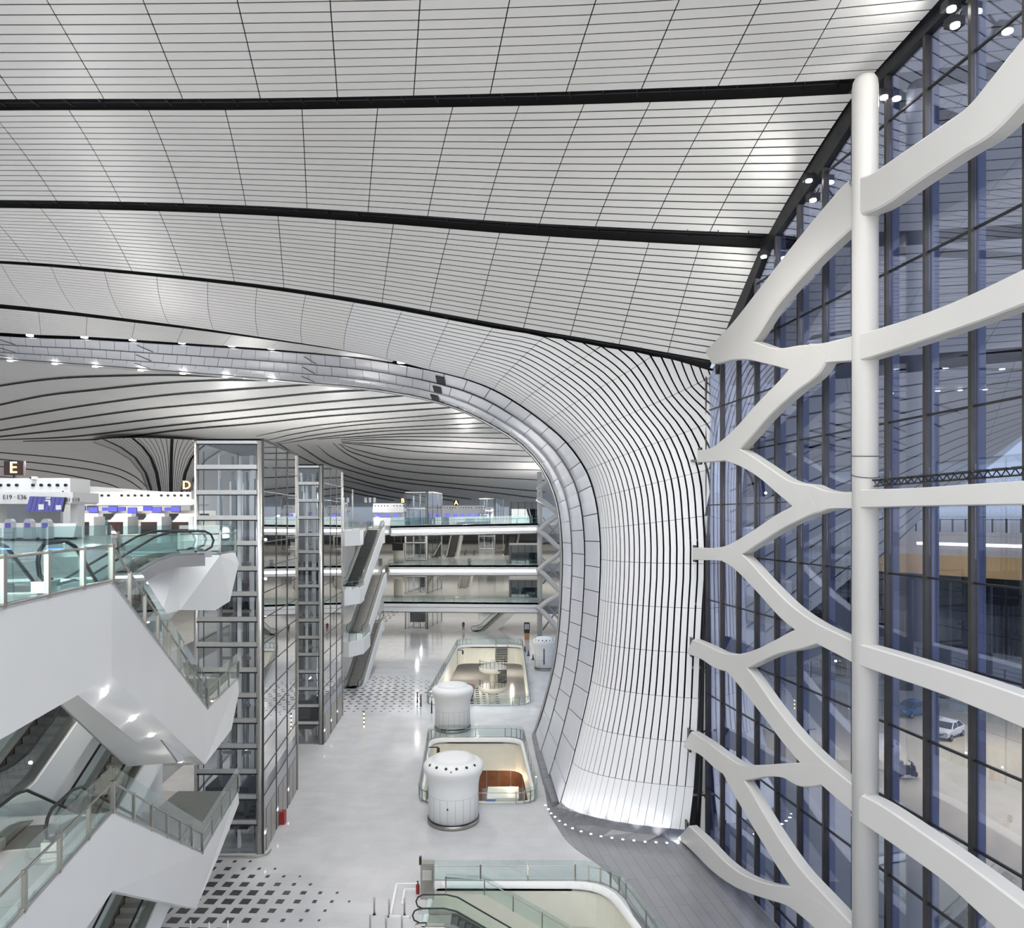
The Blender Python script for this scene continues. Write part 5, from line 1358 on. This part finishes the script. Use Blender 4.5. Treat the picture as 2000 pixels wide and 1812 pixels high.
# stair with round landings in the far opening
st = thing('round_stair', 'cream stair with two round landings in the far opening', 'staircase', (-2.8, 104, -6.5))
MB().cyl((-2.8, 104, -6.5), .45, 6.2, 16).build('column', M['cream'], st)
for z in (-1.2, -4.0):
    MB().lathe((-2.8, 104, z), [(.5, -.85), (1.7, -.75), (1.95, -.55), (2.0, .0), (1.9, .02)], 36).build('landing', M['cream'], st)
    for k in range(14):
        a = math.pi*(.95+1.3*k/13); p = Vector((-2.8+1.92*math.cos(a), 104+1.92*math.sin(a), z)); MB().box((p.x, p.y, z+.5), (.05, .05, 1.0)).build('post', M['dark_steel'], st)
    MB().tube([(-2.8+1.92*math.cos(math.pi*(.95+1.3*k/20)), 104+1.92*math.sin(math.pi*(.95+1.3*k/20)), z+1.0) for k in range(21)], .04, 6).build('handrail', M['steel'], st)
for k in range(9):
    MB().box((-1.6, 113.2-.75*k, -.12*k-.15), (1.7, .5, .1)).build('tread', M['dark_steel'], st)
    MB().box((-1.4, 102.2+.3*k, -1.4-.28*k), (1.3, .3, .1)).build('tread', M['dark_steel'], st)
for x in (-2.5, -.7):
    MB().bar((x, 113.4, 0), (x, 106, -1.2), .08, .3).build('stringer', M['steel'], st); MB().tube([(x, 113.4, 1.0), (x, 106, -.2)], .04, 6).build('handrail', M['steel'], st)

# ------------------------------------------------------------------ small far things
t = thing('info_stand', 'dark information screen on a wooden base near the far column', 'screen', tuple(G(1029, 1248)))
p = G(1029, 1249); MB().box((p.x, p.y, .55), (.8, .6, 1.1)).build('base', M['wood'], t); MB().box((p.x, p.y-.05, 2.0), (.95, .15, 1.8)).build('panel', M['black'], t)
for i in range(3): MB().box((p.x-.25+.25*i, p.y-.14, 2.2), (.14, .02, .9)).build('text_block', M['white'], t)
for i, (px, py) in enumerate(((1025, 1272), (1032, 1280), (1041, 1288))):
    p = G(px, py); t = thing('floor_marker', f'small black floor cone, {ORD[i]} from the left beside the far opening', 'cone', tuple(p), 'black cones by the far opening')
    MB().lathe(tuple(p), [(.28, 0), (.28, .04), (.14, .1), (.05, .75), (.03, .8)], 14).build('body', M['black'], t)
p = G(711, 1420); t = thing('pole_marker', 'black and yellow striped pole standing on the floor', 'pole', tuple(p))
for k in range(8): MB().cyl((p.x, p.y, .2*k), .05, .2, 10).build('stripe', M['black'] if k % 2 else M['letter_yellow'], t)

# person walking far away
def person(label, x, y):
    t = thing('person', label, 'person', (x, y, 0))
    me = bpy.data.meshes.new('body'); H = 1.66
    J = {'pel': (0, 0, .93), 'spine': (0, .01, 1.12), 'chest': (0, 0, 1.32), 'neck': (0, 0, 1.45), 'head': (0, -.02, 1.56), 'crown': (0, -.01, 1.63),
         'hl': (-.09, 0, .9), 'kl': (-.11, -.10, .50), 'al': (-.11, .02, .08), 'tl': (-.12, -.14, .04), 'hr': (.09, 0, .9), 'kr': (.11, .02, .50), 'ar': (.11, .22, .11), 'tr': (.12, .10, .04),
         'sl': (-.18, 0, 1.38), 'el': (-.24, .06, 1.12), 'wl': (-.23, -.04, .88), 'fl': (-.22, -.07, .80), 'sr': (.18, 0, 1.38), 'er': (.24, -.02, 1.12), 'wr': (.23, -.12, .90), 'fr': (.22, -.15, .82)}
    R = {'pel': .15, 'spine': .14, 'chest': .17, 'neck': .06, 'head': .095, 'crown': .07, 'hl': .10, 'kl': .065, 'al': .045, 'tl': .035, 'hr': .10, 'kr': .065, 'ar': .045, 'tr': .035, 'sl': .075, 'el': .05, 'wl': .036, 'fl': .035, 'sr': .075, 'er': .05, 'wr': .036, 'fr': .035}
    E = [('pel', 'spine'), ('spine', 'chest'), ('chest', 'neck'), ('neck', 'head'), ('head', 'crown'), ('pel', 'hl'), ('hl', 'kl'), ('kl', 'al'), ('al', 'tl'), ('pel', 'hr'), ('hr', 'kr'), ('kr', 'ar'), ('ar', 'tr'), ('chest', 'sl'), ('sl', 'el'), ('el', 'wl'), ('wl', 'fl'), ('chest', 'sr'), ('sr', 'er'), ('er', 'wr'), ('wr', 'fr')]
    ks = list(J); me.from_pydata([J[k] for k in ks], [(ks.index(a), ks.index(b)) for a, b in E], [])
    o = bpy.data.objects.new('body', me); COL.objects.link(o)
    md = o.modifiers.new('skin', 'SKIN'); lay = me.skin_vertices[0] if me.skin_vertices else None
    if lay is None:
        bm = bmesh.new(); bm.from_mesh(me); bm.verts.layers.skin.verify(); bm.to_mesh(me); bm.free(); lay = me.skin_vertices[0]
    for i, k in enumerate(ks): lay.data[i].radius = (R[k], R[k]); lay.data[i].use_root = (k == 'pel')
    o.modifiers.new('sub', 'SUBSURF').levels = 1
    dg = bpy.context.evaluated_depsgraph_get(); m2 = bpy.data.meshes.new_from_object(o.evaluated_get(dg)); bpy.data.objects.remove(o)
    m2.materials.clear()
    for k in ('cloth_red', 'cloth_dark', 'skin', 'black'): m2.materials.append(M[k])
    for f in m2.polygons:
        z = f.center.z; ax = abs(f.center.x); f.use_smooth = True
        f.material_index = 3 if z > 1.58 or z < .1 else 2 if (z > 1.44 or (z < .9 and ax > .19)) else 0 if z > .95 or (ax > .2 and z > .88) else 1
    o = bpy.data.objects.new('body', m2); COL.objects.link(o); o.parent = t
    return t
p = G(905, 1231); person('person in a dark red jacket walking far away', p.x, p.y)

# far lower-level clutter behind the bridges
for px, z, w, h, mm, lab in ((769, 12.5, 1.9, 3.4, 'cream', 'cream round pillar beside the far escalators'), (768, 6.5, 1.6, 3.2, 'cream', 'second cream pillar below the far escalators')):
    x = (px-1000)*123/F; o = MB().lathe((x+.3, 126.5, z), [(w*.42, 0), (w*.5, .3), (w*.5, h)], 20).build('pillar', M[mm]); tag(o, lab, 'pillar')
for px, z, lab in ((743, 12.5, 'dark bin on the middle footbridge'), (917, 12.5, 'small dark box on the middle footbridge')):
    x = (px-1000)*119.5/F; o = MB().box((x, 119.5, z+.55), (.55, .5, 1.1)).build('bin', M['grey_box']); tag(o, lab, 'bin')
t = thing('display', 'dark display hanging behind the middle footbridge', 'display', (-20.0, 125.5, 14))
MB().box((-20.0, 125.5, 15.3), (1.9, .2, 1.3)).build('panel', M['black'], t)
for x in (-20.6, -19.4): MB().bar((x, 125.5, 15.9), (x, 125.5, 17.6), .05, .05).build('hanger', M['steel'], t)
